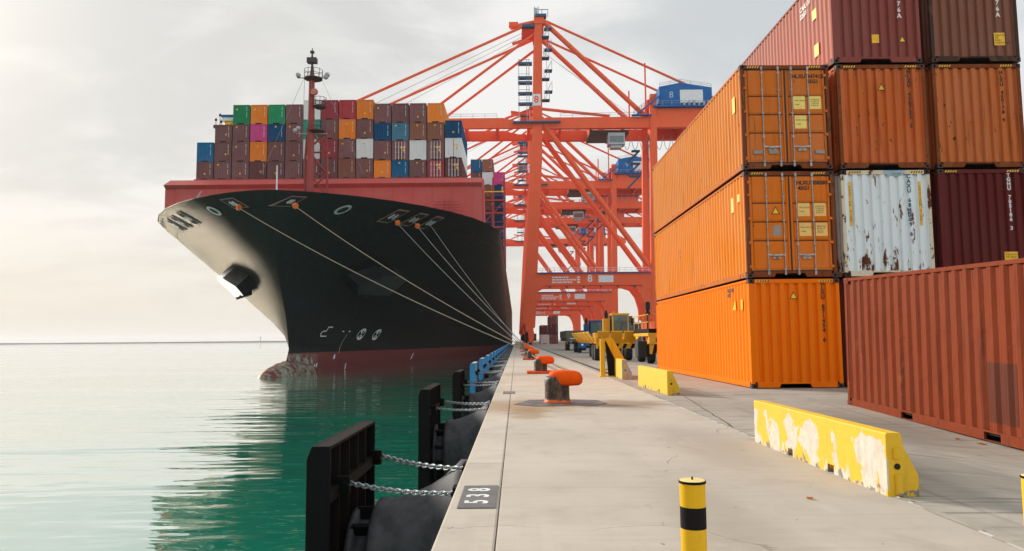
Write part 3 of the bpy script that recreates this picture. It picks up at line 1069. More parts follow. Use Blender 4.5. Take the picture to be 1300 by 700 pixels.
def near_stacks():
    gr = 'containers stacked in the yard on the right'
    X1, Y1, RZ = 6.2, 19.55, R(0.75)
    PZ = 2.94
    # column 1
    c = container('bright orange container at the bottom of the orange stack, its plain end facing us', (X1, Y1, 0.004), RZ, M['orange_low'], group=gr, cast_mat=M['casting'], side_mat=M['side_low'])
    triangle(c, 1.20, 2.36, 0.22, 0.018)
    text(vert_text('HLXU 871454 6'), 0.135, M['ink'], c, (1.98, 0.016, 2.02), FRONT, align='CENTER', line=0.86, name='serial_number')
    side_mark(c, 0.55, 2.1, 0.16, 0.28)
    mb = MB(); mb.prism([(1.15, 2.12), (1.45, 2.12), (1.2, 2.4)], 'X', 0.004, 0.010); mb.build('side_label', M['sign_y'], c)
    text('HLXU 871\n45G1', 0.13, M['ink'], c, (0.008, 1.9, 2.62), LEFTWARD, name='serial_number')
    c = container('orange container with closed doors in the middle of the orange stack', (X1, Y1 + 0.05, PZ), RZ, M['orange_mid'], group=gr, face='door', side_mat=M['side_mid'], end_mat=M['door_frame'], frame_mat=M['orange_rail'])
    triangle(c, 0.83, 1.72, 0.24, 0.026)
    plate(c, 'data_plate', 0.74, 1.12, 0.22, 0.30, 0.03, M['grey_plate'])
    text('HLXU 858381 0\n 45G1', 0.135, M['ink'], c, (1.42, 0.027, 2.50), FRONT, name='serial_number')
    door_plates(c, M['plate_o'], True)
    side_mark(c, 1.0, 1.95, 0.22, 0.42, M['plate_o'])
    side_mark(c, 0.45, 2.15, 0.2, 0.22, M['plate_o'])
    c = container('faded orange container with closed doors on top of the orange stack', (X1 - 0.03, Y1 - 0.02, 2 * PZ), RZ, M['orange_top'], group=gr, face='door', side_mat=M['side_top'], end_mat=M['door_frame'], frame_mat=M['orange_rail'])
    text('HLXU 847412 2\n          45G1', 0.135, M['ink'], c, (1.42, 0.027, 2.50), FRONT, name='serial_number')
    door_plates(c, M['plate_y'], False)
    side_mark(c, 0.55, 1.75, 0.25, 0.45)
    mb = MB()
    for x in (0.30, 0.72, 1.98):
        mb.box(x, x + 0.25, -0.002, 0.03, 0.42, 0.52)
    mb.split('handle_plate', M['grey_plate'], c)
    # column 2
    X2 = 8.80
    c = container('brown container hidden low behind the red one, carrying the rusty white one', (X2, Y1, 0.004), RZ, M['maroon'], group=gr)
    c = container('rust streaked white container between orange containers', (X2, Y1 + 0.03, PZ), RZ, M['white_rusty'], group=gr, frame_mat=M['white_frame'], cast_mat=M['dark_frame'])
    for x in (0.20, 2.10):
        p = MB(); p.box(x, x + 0.075, 0.012, 0.017, 1.38, 2.58)
        o = p.build('hazard_strip', M['sign_y'], c)
        text(vert_text('CAUTION HIGH'), 0.085, M['ink'], o, (x + 0.037, 0.0105, 1.98), FRONT, align='CENTER', line=0.95)
    text(vert_text('CAXU 684209 6'), 0.135, M['ink_b'], c, (1.85, 0.015, 1.93), FRONT, align='CENTER', line=0.90, name='serial_number')
    p = MB(); p.box(1.18, 1.75, -0.003, 0.003, H_(-0.10), H_(-0.01)); p.box(1.25, 1.68, 0.012, 0.016, H_(-0.16), H_(-0.105))
    p.build('blue_label', M['pale_blue'], c)
    c = container('worn orange container directly above the rusty white one', (X2 + 0.02, Y1 + 0.02, 2 * PZ), RZ, M['orange_old'], group=gr, end_mat=M['door_frame'])
    triangle(c, 1.22, 2.17, 0.22, 0.018)
    text(vert_text('HLXU 438752 2'), 0.135, M['ink'], c, (1.98, 0.016, 1.93), FRONT, align='CENTER', line=0.86, name='serial_number')
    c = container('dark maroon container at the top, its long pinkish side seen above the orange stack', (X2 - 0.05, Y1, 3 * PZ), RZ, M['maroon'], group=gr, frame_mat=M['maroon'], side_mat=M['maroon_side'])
    plate(c, 'hazard_label', 1.09, 0.56, 0.2, 0.24, 0.018, M['sign_y'], ('-- -',), size=0.07)
    triangle(c, 1.93, 0.58, 0.2, 0.018)
    text('7\n6\nA', 0.16, M['ink_w'], c, (1.88, 0.016, 1.50), FRONT, align='CENTER', name='serial_number')
    side_mark(c, 0.9, 0.6, 0.3, 0.36)
    side_mark(c, 0.95, 1.72, 0.3, 0.3)
    text('CAIU 31\n22G1', 0.2, M['ink_w'], c, (0.008, 2.1, 2.3), LEFTWARD, name='serial_number')
    # column 3
    X3 = 11.42
    c = container('dark container at the foot of the rightmost column behind the red one', (X3, Y1, 0.004), RZ, M['maroon_dark'], group=gr)
    c = container('deep maroon container right of the rusty white one', (X3, Y1 + 0.02, PZ), RZ, M['maroon_dark'], group=gr, frame_mat=M['maroon_dark'])
    text(vert_text('TGHU 705186 3'), 0.13, M['ink_w'], c, (1.92, 0.016, 2.0), FRONT, align='CENTER', line=0.86, name='serial_number')
    plate(c, 'hazard_label', 1.68, 0.42, 0.36, 0.22, 0.018, M['sign_y'], ('CAUTION', '9\'6" HIGH'), size=0.07)
    c = container('worn orange container at the right edge above the deep maroon one', (X3 + 0.02, Y1 + 0.04, 2 * PZ), RZ, M['orange_old_b'], group=gr, end_mat=M['door_frame'])
    text(vert_text('HLXU 450178 9'), 0.12, M['dark_frame'], c, (1.9, 0.016, 1.98), FRONT, align='CENTER', line=0.86, name='serial_number')
    c = container('brown container at the top right corner with a yellow caution label', (X3 + 0.02, Y1, 3 * PZ), RZ, M['brown'], group=gr, end_mat=M['dark_frame'])
    plate(c, 'hazard_label', 1.75, 0.46, 0.30, 0.36, 0.018, M['sign_y'], ('CAUTION', '9\'6"', 'HIGH', 'CONTAINER'), size=0.07)
    text('7\n6\nA', 0.16, M['ink_w'], c, (1.9, 0.016, 1.50), FRONT, align='CENTER', name='serial_number')
    # red box in front
    c = container('weathered red container standing alone at the right edge, its long ribbed side facing the quay', (6.78, 9.06, -0.232), R(0.6), M['red_box'], H=2.591, L=6.058, group=gr,
                  pockets=(1.6, 3.85), gap=False, marks=False, tilt=R(1.75), cast_mat=M['red_box'], pitch=0.25)
    mb = MB()
    pr = [q for q in corr(0.10, 6.058 - 0.10, 0.278, 0.075, 0.066, 0.07, 0.036) if 1.02 < q[0] < 1.72]
    corr_wall(mb, pr, 0.30, 1.15, lambda s, o, z: (0.008 + o, s, z))
    mb.build('patched_panel', paint('red_patch', (0.12, 0.032, 0.018), rust=0.1, dirt=0.4), c)


def H_(d, H=2.896):
    return H + d


def door_plates(c, mat, four):
    spots = [(1.44, 1.66, ('MAX GROSS', '', 'TARE')), (1.88, 1.66, ('32.500 KG', '71.650 LB', ' 3.900 KG', ' 8.600 LB')),
             (1.46, 1.12, ('MAX PAYLOAD', '', 'CUBE'))]
    if four:
        spots.append((1.90, 1.12, ('28.600 KG', '63.050 LB', ' 76.4 M', '2700 FT')))
    for x, z, ls in spots:
        plate(c, 'load_plate', x, z, 0.32, 0.36, 0.028, mat, ls, size=0.055)


near_stacks()


# ================================================================== SHIP
XC, HB = -27.2, 24.8


def lerp_tab(z, zs, vs):
    if z <= zs[0]:
        return vs[0]
    for i in range(len(zs) - 1):
        if z <= zs[i + 1]:
            q = (z - zs[i]) / (zs[i + 1] - zs[i])
            return vs[i] + (vs[i + 1] - vs[i]) * q
    return vs[-1]


def stem(z):
    return lerp_tab(z, [-12, -2.6, -1.4, 0.4, 4.35, 7.8, 12, 17.6, 20], [86.5, 86.0, 86.6, 87.9, 86.5, 84.3, 81.8, 78.8, 77.6])


def half_breadth(y, z):
    s = max(0.0, min(1.0, (z + 2.6) / 20.2))
    k = 1 - s
    Ln = 36 + (130 - 36) * k
    n = 2.0 - 0.6 * k
    m = 0.64 + 0.36 * min(1.0, k * 1.3)
    t = max(0.0, min(1.0, (y - stem(z)) / Ln))
    return HB * (1 - (1 - t) ** n) ** m


def hull_pt(y, z, side, off=0.0):
    """point on the hull skin, side -1 port, +1 starboard, pushed out by off"""
    e = 0.15
    p = Vector((XC + side * half_breadth(y, z), y, z))
    if not off:
        return p
    a = Vector((XC + side * half_breadth(y + e, z), y + e, z)) - Vector((XC + side * half_breadth(y - e, z), y - e, z))
    b = Vector((XC + side * half_breadth(y, z + e), y, z + e)) - Vector((XC + side * half_breadth(y, z - e), y, z - e))
    n = a.cross(b).normalized()
    if n.x * side < 0:
        n = -n
    return p + n * off


def hull_frame(y, z, side):
    e = 0.2
    p = hull_pt(y, z, side)
    a = (hull_pt(y + e, z, side) - hull_pt(y - e, z, side)).normalized()
    b = (hull_pt(y, z + e, side) - hull_pt(y, z - e, side)).normalized()
    n = a.cross(b).normalized()
    if n.x * side < 0:
        n = -n
    return p, a, b, n


def hull_patch(mb, poly, y, z, side, off, thick=0.0, mi=0):
    """polygon in (along, up) metres round a hull point, wrapped on the skin"""
    vs = [hull_pt(y + u, z + v, side, off) for u, v in poly]
    mb.add(vs, [tuple(range(len(vs)))], mi)


def ring_patch(mb, outer, inner, y, z, side, off, mi=0):
    n = len(outer)
    vs = [hull_pt(y + u, z + v, side, off) for u, v in outer] + [hull_pt(y + u, z + v, side, off) for u, v in inner]
    vs += [hull_pt(y + u, z + v, side, 0.0) for u, v in outer]
    fs = [(i, (i + 1) % n, n + (i + 1) % n, n + i) for i in range(n)] + [(i, (i + 1) % n, 2 * n + (i + 1) % n, 2 * n + i) for i in range(n)]
    mb.add(vs, fs, mi)


def ellipse(rx, rz, n=16, cx=0, cz=0, a0=0, a1=2 * math.pi):
    full = abs(a1 - a0 - 2 * math.pi) < 1e-6
    return [(cx + rx * math.cos(a0 + (a1 - a0) * k / (n if full else n - 1)), cz + rz * math.sin(a0 + (a1 - a0) * k / (n if full else n - 1))) for k in range(n)]


FAIRLEADS = []


def build_ship():
    ship = thing('container_ship', 'huge black hulled container ship with red waterline, moored bow towards us', 'ship', (XC, 90, WATER_Z))
    inv = Matrix.Translation((-XC, -90, -WATER_Z))

    def part(mb, name, mats, parent=ship, **k):
        o = mb.build(name, mats, parent, **k)
        if parent is ship:
            o.matrix_parent_inverse = inv
        return o

    zs = [-9, -6, -4, -3.2, -2.6, -2, -1.4, -0.8, -0.2, 0.4, 1.2, 2.2, 3.3, 4.35, 5.5, 6.6, 7.8, 9, 10.2, 11.4, 12.6, 13.8, 15, 16.2, 17.1, 17.75]
    us = [0, .0002, .0006, .0012, .0022, .004, .008, .013, .02, .03, .042, .056, .072, .09, .11, .13, .155, .18, .21, .25, .3, .36, .43, .5, .6, .75, 1.0]
    rows = []
    for z in zs:
        s0 = stem(z)
        rows.append([(s0 + (430 - s0) * u) for u in us])
    for side in (-1, 1):
        mb = MB()
        n = len(us)
        vs = [(XC + side * half_breadth(y, z), y, z) for z, r_ in zip(zs, rows) for y in r_]
        mb.add(vs, [(j * n + i, j * n + i + 1, (j + 1) * n + i + 1, (j + 1) * n + i) for j in range(len(zs) - 1) for i in range(n - 1)])
        mb.smooth = True
        part(mb, 'hull_side', M['hull'])
    # bulbous bow, crusted above the water
    mb = MB()
    rings = []
    rnd = random.Random(2)
    for i in range(17):
        a = i / 16
        y = 77.7 + 15 * a
        t = 1 - a
        rz = 3.05 * (max(0.0, 1 - t ** 2.6)) ** 0.5 + 0.02
        rx = 2.5 * (max(0.0, 1 - t ** 2.4)) ** 0.5 + 0.02
        rings.append([(XC + rx * math.cos(2 * math.pi * k / 20) * (1 + rnd.uniform(-.02, .02)), y,
                       -3.95 + rz * math.sin(2 * math.pi * k / 20) * (1 + rnd.uniform(-.02, .02))) for k in range(20)])
    mb.loft(rings)
    mb.smooth = True
    part(mb, 'bulbous_bow', M['hull'])
    # bulwark cap rail, decks
    mb = MB()
    for side in (-1, 1):
        pts = [(XC + side * half_breadth(y, 17.75), y, 17.78) for y in [stem(17.75) + (430 - stem(17.75)) * u for u in us[:22]]]
        mb.tube(pts, 0.06, 6)
    part(mb, 'bulwark_rail', M['hull'])
    mb = MB()
    yy = [stem(16) + (430 - stem(16)) * u for u in us]
    vs = [(XC - half_breadth(y, 16) + 0.1, y, 15.9) for y in yy] + [(XC + half_breadth(y, 16) - 0.1, y, 15.9) for y in yy]
    n = len(yy)
    mb.add(vs, [(i, i + 1, n + i + 1, n + i) for i in range(n - 1)])
    part(mb, 'deck', M['deck_red'])
    # breakwater: tall wall with a raked lip, stiffeners and wing returns
    mb = MB()
    x0, x1 = XC - 22.4, XC + 22.5
    ya = 102.3
    mb.prism([(x0 + 5, 15.9), (x1 - 5, 15.9), (x1, 17.7), (x1, 22.95), (x0, 22.95), (x0, 17.7)], 'Y', ya, ya + 0.4)
    mb.prism([(ya - 0.05, 22.95), (ya - 0.7, 23.4), (ya + 1.3, 24.5), (ya + 1.5, 24.3), (ya + 0.4, 22.95)], 'X', x0, x1)
    for xx in (x0 - 0.25, x1):
        mb.prism([(ya + 0.4, 17.6), (ya + 6.4, 17.6), (ya + 1.5, 24.3), (ya + 0.4, 22.95)], 'X', xx, xx + 0.25)
    bw = part(mb, 'breakwater_wall', M['deck_red'])
    mb = MB()
    for i in range(16):
        x = x0 + 1.4 + i * (x1 - x0 - 2.8) / 15
        mb.box(x - 0.015, x + 0.015, 102.28, 102.30, 16, 22.9)
    for z in (17.9, 20.3):
        mb.box(x0 + 0.02, x1 - 0.02, 102.29, 102.30, z, z + 0.02)
    mb.build('weld_seam', M['deck_red_b'], bw)
    mb = MB()   # pipe racks and ladder in front of the wall
    for zz in [17.6 + 0.45 * i for i in range(8)]:
        w = 2.3 - abs(zz - 19.4) * 0.5
        mb.tube([(XC + 17.6 - w, 101.90, zz), (XC + 17.6 + w, 101.90, zz)], 0.035, 5)
    for dx in (-0.4, 0.4):
        mb.tube([(XC + 17.6 + dx, 101.90, 16), (XC + 17.6 + dx, 101.90, 21.2)], 0.05, 5)
    for dx in (-2.3, 2.0, 3.1):
        mb.tube([(XC + 2.6 + dx, 102.00, 16), (XC + 2.6 + dx, 102.00, 19.8)], 0.06, 5)
    part(mb, 'pipe_rack', M['deck_red_b'])
    # guard rails on the bow (port side)
    mb = MB()
    for (y, h) in ((93.5, 1.5), (95, 1.5), (96.5, 1.4), (98, 1.4)):
        p = hull_pt(y, 17.3, -1)
        mb.tube([p, p + Vector((0.2, 0, h))], 0.04, 5)
    for (a, b) in ((88.2, 2.8), (89.0, 2.2)):
        p = hull_pt(a, 17.3, -1) + Vector((1.5, 0, -0.3))
        mb.tube([p, p + Vector((1.6, 0.4, b))], 0.09, 5)
    for i in range(2):
        z = 0.7 + i * 0.7
        mb.tube([hull_pt(y, 17.3, -1) + Vector((0.2, 0, z)) for y in (93.5, 95, 96.5, 98)], 0.03, 5)
    part(mb, 'guard_rail', M['crane_grey'])
    # jack staff
    mb = MB()
    mb.tube([(XC + 0.1, 82.0, 15.9), (XC + 0.1, 82.0, 21.3)], [0.13, 0.07], 6)
    part(mb, 'jack_staff', M['crane_w'])
    # fairleads
    frame_m, hole_m = 'fair_frame', 'black'
    def fairlead(y, z, side, w, h, lean=0.0):
        o = [(-w / 2 - lean, -h / 2), (w / 2 - lean, -h / 2), (w / 2 + lean, h / 2), (-w / 2 + lean, h / 2)]
        i = [(u * 0.88, v * 0.84) for u, v in o]
        mb = MB()
        ring_patch(mb, o, i, y, z, side, 0.09, 0)
        hull_patch(mb, i, y, z, side, 0.035, 0, 1)
        f = part(mb, 'fairlead', [M[frame_m], M['black']])
        mb = MB()
        p, a, b, nn = hull_frame(y, z, side)
        for s in (-0.22, 0.22):
            c = p + a * (w * s) + nn * 0.12
            mb.tube([c - b * h * 0.33, c + b * h * 0.33], 0.11, 8)
        mb.build('roller', M['crane_grey'], f)
        return p + nn * 0.25 - b * h * 0.1

    FAIRLEADS.append(fairlead(80.65, 16.75, -1, 0.95, 1.1))
    FAIRLEADS.append(fairlead(79.85, 16.75, 1, 0.6, 1.1))
    for y in (87.8, 90.4, 92.9):
        fairlead(y, 16.35, -1, 1.25, 1.5, 0.1)
        FAIRLEADS.append(fairlead(y, 16.35, 1, 1.25, 1.5, 0.1))
    for side in (-1, 1):
        mb = MB()
        ring_patch(mb, ellipse(0.42, 0.5), ellipse(0.27, 0.34), 83.1, 16.35, side, 0.1, 0)
        hull_patch(mb, ellipse(0.27, 0.34), 83.1, 16.35, side, 0.04, 0, 1)
        part(mb, 'mooring_chock', [M['crane_grey'], M['black']])
        mb = MB()
        for y in (104, 107, 109.5):
            hull_patch(mb, ellipse(0.28, 0.28, 10), y, 15.2, side, 0.05)
        mb.split('scupper', M['black'], None, part)
    # anchor bolsters: boxed pockets standing off the flare
    for side in (-1, 1):
        p, a, b, nn = hull_frame(95.8, 9.7, side)
        down = -b
        fw = -a
        def P(u, v, w):
            return p + fw * u + b * v + nn * w
        mb = MB()
        outer = [(-3.0, 1.6), (-0.8, 2.2), (2.2, 1.7), (4.9, -0.2), (3.4, -1.8), (-2.8, -1.6)]
        base = [(u * 1.08 + 0.2, v * (1.0 if v > 0 else 1.25)) for u, v in outer]
        mb.add([P(u, v, -1.2) for u, v in base] + [P(u, v, 2.0) for u, v in outer],
               [tuple(range(6, 12))] + [(i, (i + 1) % 6, (i + 1) % 6 + 6, i + 6) for i in range(6)])
        bo = part(mb, 'anchor_bolster', M['bolster'])
        mb = MB()      # anchor: crown, shank and two flukes
        mb.tube([P(-0.2, 1.0, 0.9), P(-0.2, -1.9, 0.95)], 0.3, 8)
        mb.beam(P(-2.2, -1.95, 0.9), P(1.9, -1.95, 0.9), 0.7, 0.9)
        for u0 in (-2.0, 1.7):
            mb.beam(P(u0, -2.1, 1.2), P(u0 * 0.9, -1.75, 2.15), 0.9, 0.35)
        mb.build('anchor', M['steel_rust'], bo)
    # marks on the starboard bow: draught arc, thruster circles, dashes
    def circle_mark(y, z, side=1, r=0.80):
        mb = MB()
        n = 22
        o, i = ellipse(r * 1.15, r, n), ellipse(r * 1.15 * 0.87, r * 0.87, n)
        vs = [hull_pt(y + u, z + v, side, 0.03) for u, v in o + i]
        mb.add(vs, [(k, (k + 1) % n, n + (k + 1) % n, n + k) for k in range(n)])
        for a0 in (R(40), R(220)):
            lobe = [(0.06 * r, 0.0)] + ellipse(r * 1.15 * 0.87, r * 0.87, 9, 0, 0, a0, a0 + R(100))
            hull_patch(mb, lobe, y, z, side, 0.03)
        o1 = part(mb, 'thruster_mark', M['ink_w'])
        mb = MB()
        for a0 in (R(78), R(258)):
            hull_patch(mb, [(math.cos(a0) * r * q * 1.1 + du, math.sin(a0) * r * q + dv) for q, du, dv in ((0.12, 0, 0), (0.5, 0.2, 0.03), (0.78, 0.0, 0), (0.5, -0.2, -0.03))], y, z, side, 0.045)
        mb.build('mark_blade', M['hull'], o1)
    circle_mark(103.0, 2.25)
    circle_mark(107.2, 2.2)
    mb = MB()
    def stroke(pts, y, z, w=0.09, side=1):
        for (u0, v0), (u1, v1) in zip(pts, pts[1:]):
            du, dv = u1 - u0, v1 - v0
            l = math.hypot(du, dv)
            nu, nv = -dv / l * w / 2, du / l * w / 2
            hull_patch(mb, [(u0 + nu, v0 + nv), (u1 + nu, v1 + nv), (u1 - nu, v1 - nv), (u0 - nu, v0 - nv)], y, z, side, 0.03)
    stroke([(1.1, 0.62), (0.25, 0.62), (0.1, 0.1), (-0.45, 0.1), (-0.8, -0.12), (-0.7, -0.55), (0.55, -0.55)], 94.4, 2.5, 0.12)
    stroke([(-0.35, 0), (0.05, 0)], 98.4, 2.6, 0.14)
    stroke([(0.6, 0), (1.0, 0)], 98.9, 2.6, 0.14)
    stroke([(0.5, 0), (0.1, -0.9), (-0.2, -1.9), (-0.3, -2.5)], 99.0, 2.2, 0.05)
    mb.split('draught_mark', M['ink_w'], None, part)
    # scraped white nicks near the water
    mb = MB()
    for (y, z, w, h) in ((97.5, -0.75, 0.3, 0.35), (92.6, -2.0, 0.3, 0.5), (100.5, -2.1, 0.2, 0.5), (123, -1.3, 0.35, 0.6), (93.2, -1.7, .2, .3)):
        hull_patch(mb, [(-w, -h), (w * 0.4, -h * 0.6), (w, h), (-w * 0.3, h * 0.5)], y, z, 1, 0.02)
    mb.split('paint_scrape', M['crane_w'], None, part)

    # foremast
    mx, my = XC - 0.35, 97.0
    mb = MB()
    mb.tube([(mx, my, 15.9), (mx, my, 30), (mx, my, 37.4)], [0.52, 0.47, 0.38], 12)
    mast = part(mb, 'foremast', M['mast_red'])
    mb = MB()
    legs = [(mx - 1.05, my + 1.2), (mx + 1.95, my + 1.2)]
    for lx, ly in legs:
        mb.tube([(lx, ly, 15.9), (lx, ly, 26.5), (lx + (0.25 if lx < mx else -0.25), ly, 30.5)], 0.16, 6)
    for i in range(4):
        z = 18 + i * 3
        mb.tube([(legs[0][0], legs[0][1], z), (legs[1][0], legs[1][1], z)], 0.12, 6)
        for (lx, ly) in legs:
            mb.tube([(lx, ly, z), (mx, my, z + 2.6)], 0.11, 6)
        a, b = (legs[0], legs[1]) if i % 2 else (legs[1], legs[0])
        mb.tube([(a[0], a[1], z), (b[0], b[1], z + 3)], 0.12, 6)
    mb.tube([(legs[1][0], my + 1.2, 26.8), (mx, my, 31)], 0.14, 6)
    mb.build('mast_bracing', M['mast_red'], mast)
    def platform(z, r, dx, h=1.1, mat='crane_dark'):
        mb = MB()
        mb.lathe([(r * 0.5, -0.3), (r, -0.06), (r, 0.04), (0.3, 0.04)], (mx + dx, my, z), n=12)
        for k in range(10):
            a = 2 * math.pi * k / 10
            mb.tube([(mx + dx + r * math.cos(a), my + r * math.sin(a), z), (mx + dx + r * math.cos(a), my + r * math.sin(a), z + h)], 0.035, 4)
        for hh in (h, h * 0.5):
            mb.tube([(mx + dx + r * math.cos(2 * math.pi * k / 10), my + r * math.sin(2 * math.pi * k / 10), z + hh) for k in range(11)], 0.035, 4, cap=False)
        mb.build('platform', M[mat], mast)
    platform(36.9, 1.25, 0.2, 1.2)
    platform(33.0, 0.9, 1.1, 1.2)
    platform(29.6, 1.15, 0.75, 1.1)
    mb = MB()
    mb.lathe([(0.42, -0.3), (0.5, 0), (0.3, 0.5)], (mx + 0.6, my - 0.8, 34.8), axis='Y', n=14)
    mb.build('horn', M['horn'], mast)
    mb = MB()
    mb.lathe([(0.42, 0), (0.2, 1.3), (0.15, 2.4)], (mx, my, 37.0), n=8)
    mb.box(mx - 0.65, mx + 0.65, my - 0.4, my + 0.4, 39.1, 39.8)
    mb.tube([(mx, my, 39.5), (mx, my, 41.2)], [0.18, 0.05], 6)
    mb.box(mx - 0.25, mx + 0.25, my - 0.2, my + 0.2, 40.5, 40.8)
    mb.build('radar', M['crane_dark'], mast)
    mb = MB()
    for (dx, z) in ((-1.6, 29.9), (-2.0, 29.6), (-1.75, 37.3), (2.2, 37.3), (2.0, 37.0)):
        mb.lathe([(0.05, -0.35), (0.3, -0.2), (0.34, 0.1), (0.1, 0.3)], (mx + dx, my - 0.4, z), axis='Y', n=10)
    for z in (29.3, 37.1):
        mb.box(mx - 2.0, mx + 2.2, my - 0.1, my + 0.1, z - 0.08, z)
    mb.split('floodlight', M['crane_grey'], mast)
    mb = MB()
    for (x, y, z) in ((mx - 9.5, 105.0, 25.5), (mx - 3.5, 104.8, 25.5), (mx + 5.5, 105, 25.5)):
        mb.tube([(mx + (-1.0 if x < mx else 1.2), my, 37.2), (x, y, z)], 0.025, 4)
    mb.build('stay_wire', M['crane_grey'], mast)

    # lashing bridge by the second bay
    mb = MB()
    y0, y1 = 157.2, 158.4
    xa, xb = XC + 12.2, -2.45
    for x in (xa, XC + 17.2, XC + 19.7, XC + 22.2, xb - 0.15):
        mb.box(x, x + 0.4, y0, y1, 16, 36.5)
    for z in (19.3, 22.4, 25.4, 28.5, 31.3):
        mb.box(xa, xb + 0.2, y0 - 0.1, y1 + 0.1, z, z + 0.35)
        mb.tube([(xa, y0 - 0.1, z + 1.3), (xb + 0.2, y0 - 0.1, z + 1.3)], 0.06, 5)
    mb.beam((XC + 19.7, y0 + 0.3, 25.7), (xb, y0 + 0.3, 31.3), 0.18, 0.18)
    mb.beam((XC + 19.7, y0 + 0.3, 19.5), (xb, y0 + 0.3, 25.5), 0.18, 0.18)
    lb = part(mb, 'lashing_bridge', M['deck_red_b'])
    mb = MB()
    mb.tube([(XC + 20, y0 - 0.2, 33.3), (xb, y0 - 0.2, 33.3)], 0.14, 6)
    mb.tube([(xb - 0.4, y0 - 0.2, 33.3), (xb - 0.4, y0 - 0.2, 34.4)], 0.12, 6)
    mb.build('yellow_rail', M['sign_y'], lb)
    # side rail with red oxide scuppers along the main deck edge
    mb = MB()
    for y in range(125, 300, 5):
        mb.box(-2.55, -2.40, y, y + 0.3, 17.3, 18.4)
    mb.box(-2.55, -2.45, 120, 300, 18.35, 18.5)
    part(mb, 'deck_rail', M['deck_red_b'])
    return ship


build_ship()

# -------- deck cargo
DECK_COL = {
    'maroon': (0.20, 0.088, 0.085), 'brown': (0.27, 0.105, 0.07), 'crimson': (0.32, 0.045, 0.06), 'red': (0.40, 0.035, 0.04),
    'orange': (0.80, 0.23, 0.02), 'green': (0.012, 0.25, 0.10), 'teal': (0.02, 0.30, 0.23), 'navy': (0.008, 0.075, 0.18), 'blue': (0.006, 0.12, 0.26),
    'pale blue': (0.06, 0.20, 0.29), 'white': (0.66, 0.68, 0.67), 'pink': (0.62, 0.05, 0.24), 'dark': (0.135, 0.055, 0.055)}
for k_, v_ in DECK_COL.items():
    M['dk_' + k_] = paint('deck_' + k_.replace(' ', '_'), v_, rust=0.0, dirt=0.3, fade=0.15, rand=0.25, dent=0.0)
DMESH = {}


def deck_mesh(colour, H, doors, sticker):
    key = (colour, H, doors, sticker)
    if key in DMESH:
        return DMESH[key]
    W, L = CW, 12.19
    mb = MB()
    pr = corr(0.1, W - 0.1, 0.25, 0.11, 0.04, 0.06, 0.05)
    if doors:
        mb.box(0.1, W - 0.1, 0.08, 0.12, 0.16, H - 0.12)
        mb.box(W / 2 - 0.03, W / 2 + 0.03, 0.07, 0.08, 0.16, H - 0.12, 1)
        for x in (0.55, 1.0, 1.44, 1.89):
            mb.box(x - 0.035, x + 0.035, 0.03, 0.07, 0.05, H - 0.05, 2)
            for z in (0.3, 1.1, 1.9):
                mb.box(x - 0.09, x + 0.09, 0.03, 0.075, z, z + 0.12, 2)
        for (x, z) in ((1.2, 1.75), (1.55, 1.75), (1.55, 1.3)):
            mb.box(x + 0.05, x + 0.3, 0.04, 0.078, z, z + 0.3, 3)
    else:
        corr_wall(mb, pr, 0.16, H - 0.12, lambda s, o, z: (s, 0.03 + o, z))
        for i in range(11):
            if i != 4:
                mb.box(W - 0.48, W - 0.41, 0.02, 0.026, H - 0.4 - i * 0.15, H - 0.3 - i * 0.15, 2)
        if sticker:
            for (x, z) in (((1.0, 2.1),), ((0.45, 2.1),), ((1.1, 0.75),), (), ((1.5, 1.0),))[sticker % 5]:
                mb.box(x, x + 0.22, 0.018, 0.026, z, z + 0.22, 3)
    for x in (0, W - 0.1):
        mb.box(x, x + 0.1, 0.004, 0.1, 0.12, H - 0.12)
        mb.box(x, x + 0.1, L - 0.1, L, 0.12, H - 0.12)
    for x in (0, W - 0.16):
        for z in (0, H - 0.12):
            mb.box(x, x + 0.16, 0, 0.17, z, z + 0.12, 1 if doors is None else 0)
    mb.box(0.16, W - 0.16, 0.006, 0.06, H - 0.12, H)
    mb.box(0.16, W * 0.28, 0.006, 0.06, 0.0, 0.16)
    mb.box(W * 0.68, W - 0.16, 0.006, 0.06, 0.0, 0.16)
    mb.box(W * 0.28, W * 0.68, 0.05, 0.2, 0.0, 0.157, 1)
    ps = corr(0.1, L - 0.1, 0.45, 0.14, 0.07, 0.1, 0.05)
    corr_wall(mb, ps, 0.0, H, lambda s, o, z: (0.02 + o, s, z))
    corr_wall(mb, ps, 0.0, H, lambda s, o, z: (W - 0.02 - o, s, z))
    mb.add([(0.02, 0.05, H - 0.02), (W - 0.02, 0.05, H - 0.02), (W - 0.02, L - 0.02, H - 0.02), (0.02, L - 0.02, H - 0.02)], [(0, 1, 2, 3)])
    mb.add([(0.02, L - 0.05, 0), (W - 0.02, L - 0.05, 0), (W - 0.02, L - 0.05, H), (0.02, L - 0.05, H)], [(0, 1, 2, 3)])
    me = mb.mesh('deck_container', [M['dk_' + colour], M['black'], M['ink_w'], M['sign_y']])
    DMESH[key] = me
    return me


ORD = ['first', 'second', 'third', 'fourth', 'fifth', 'sixth', 'seventh', 'eighth', 'ninth', 'tenth', 'eleventh', 'twelfth', 'thirteenth', 'fourteenth', 'fifteenth']


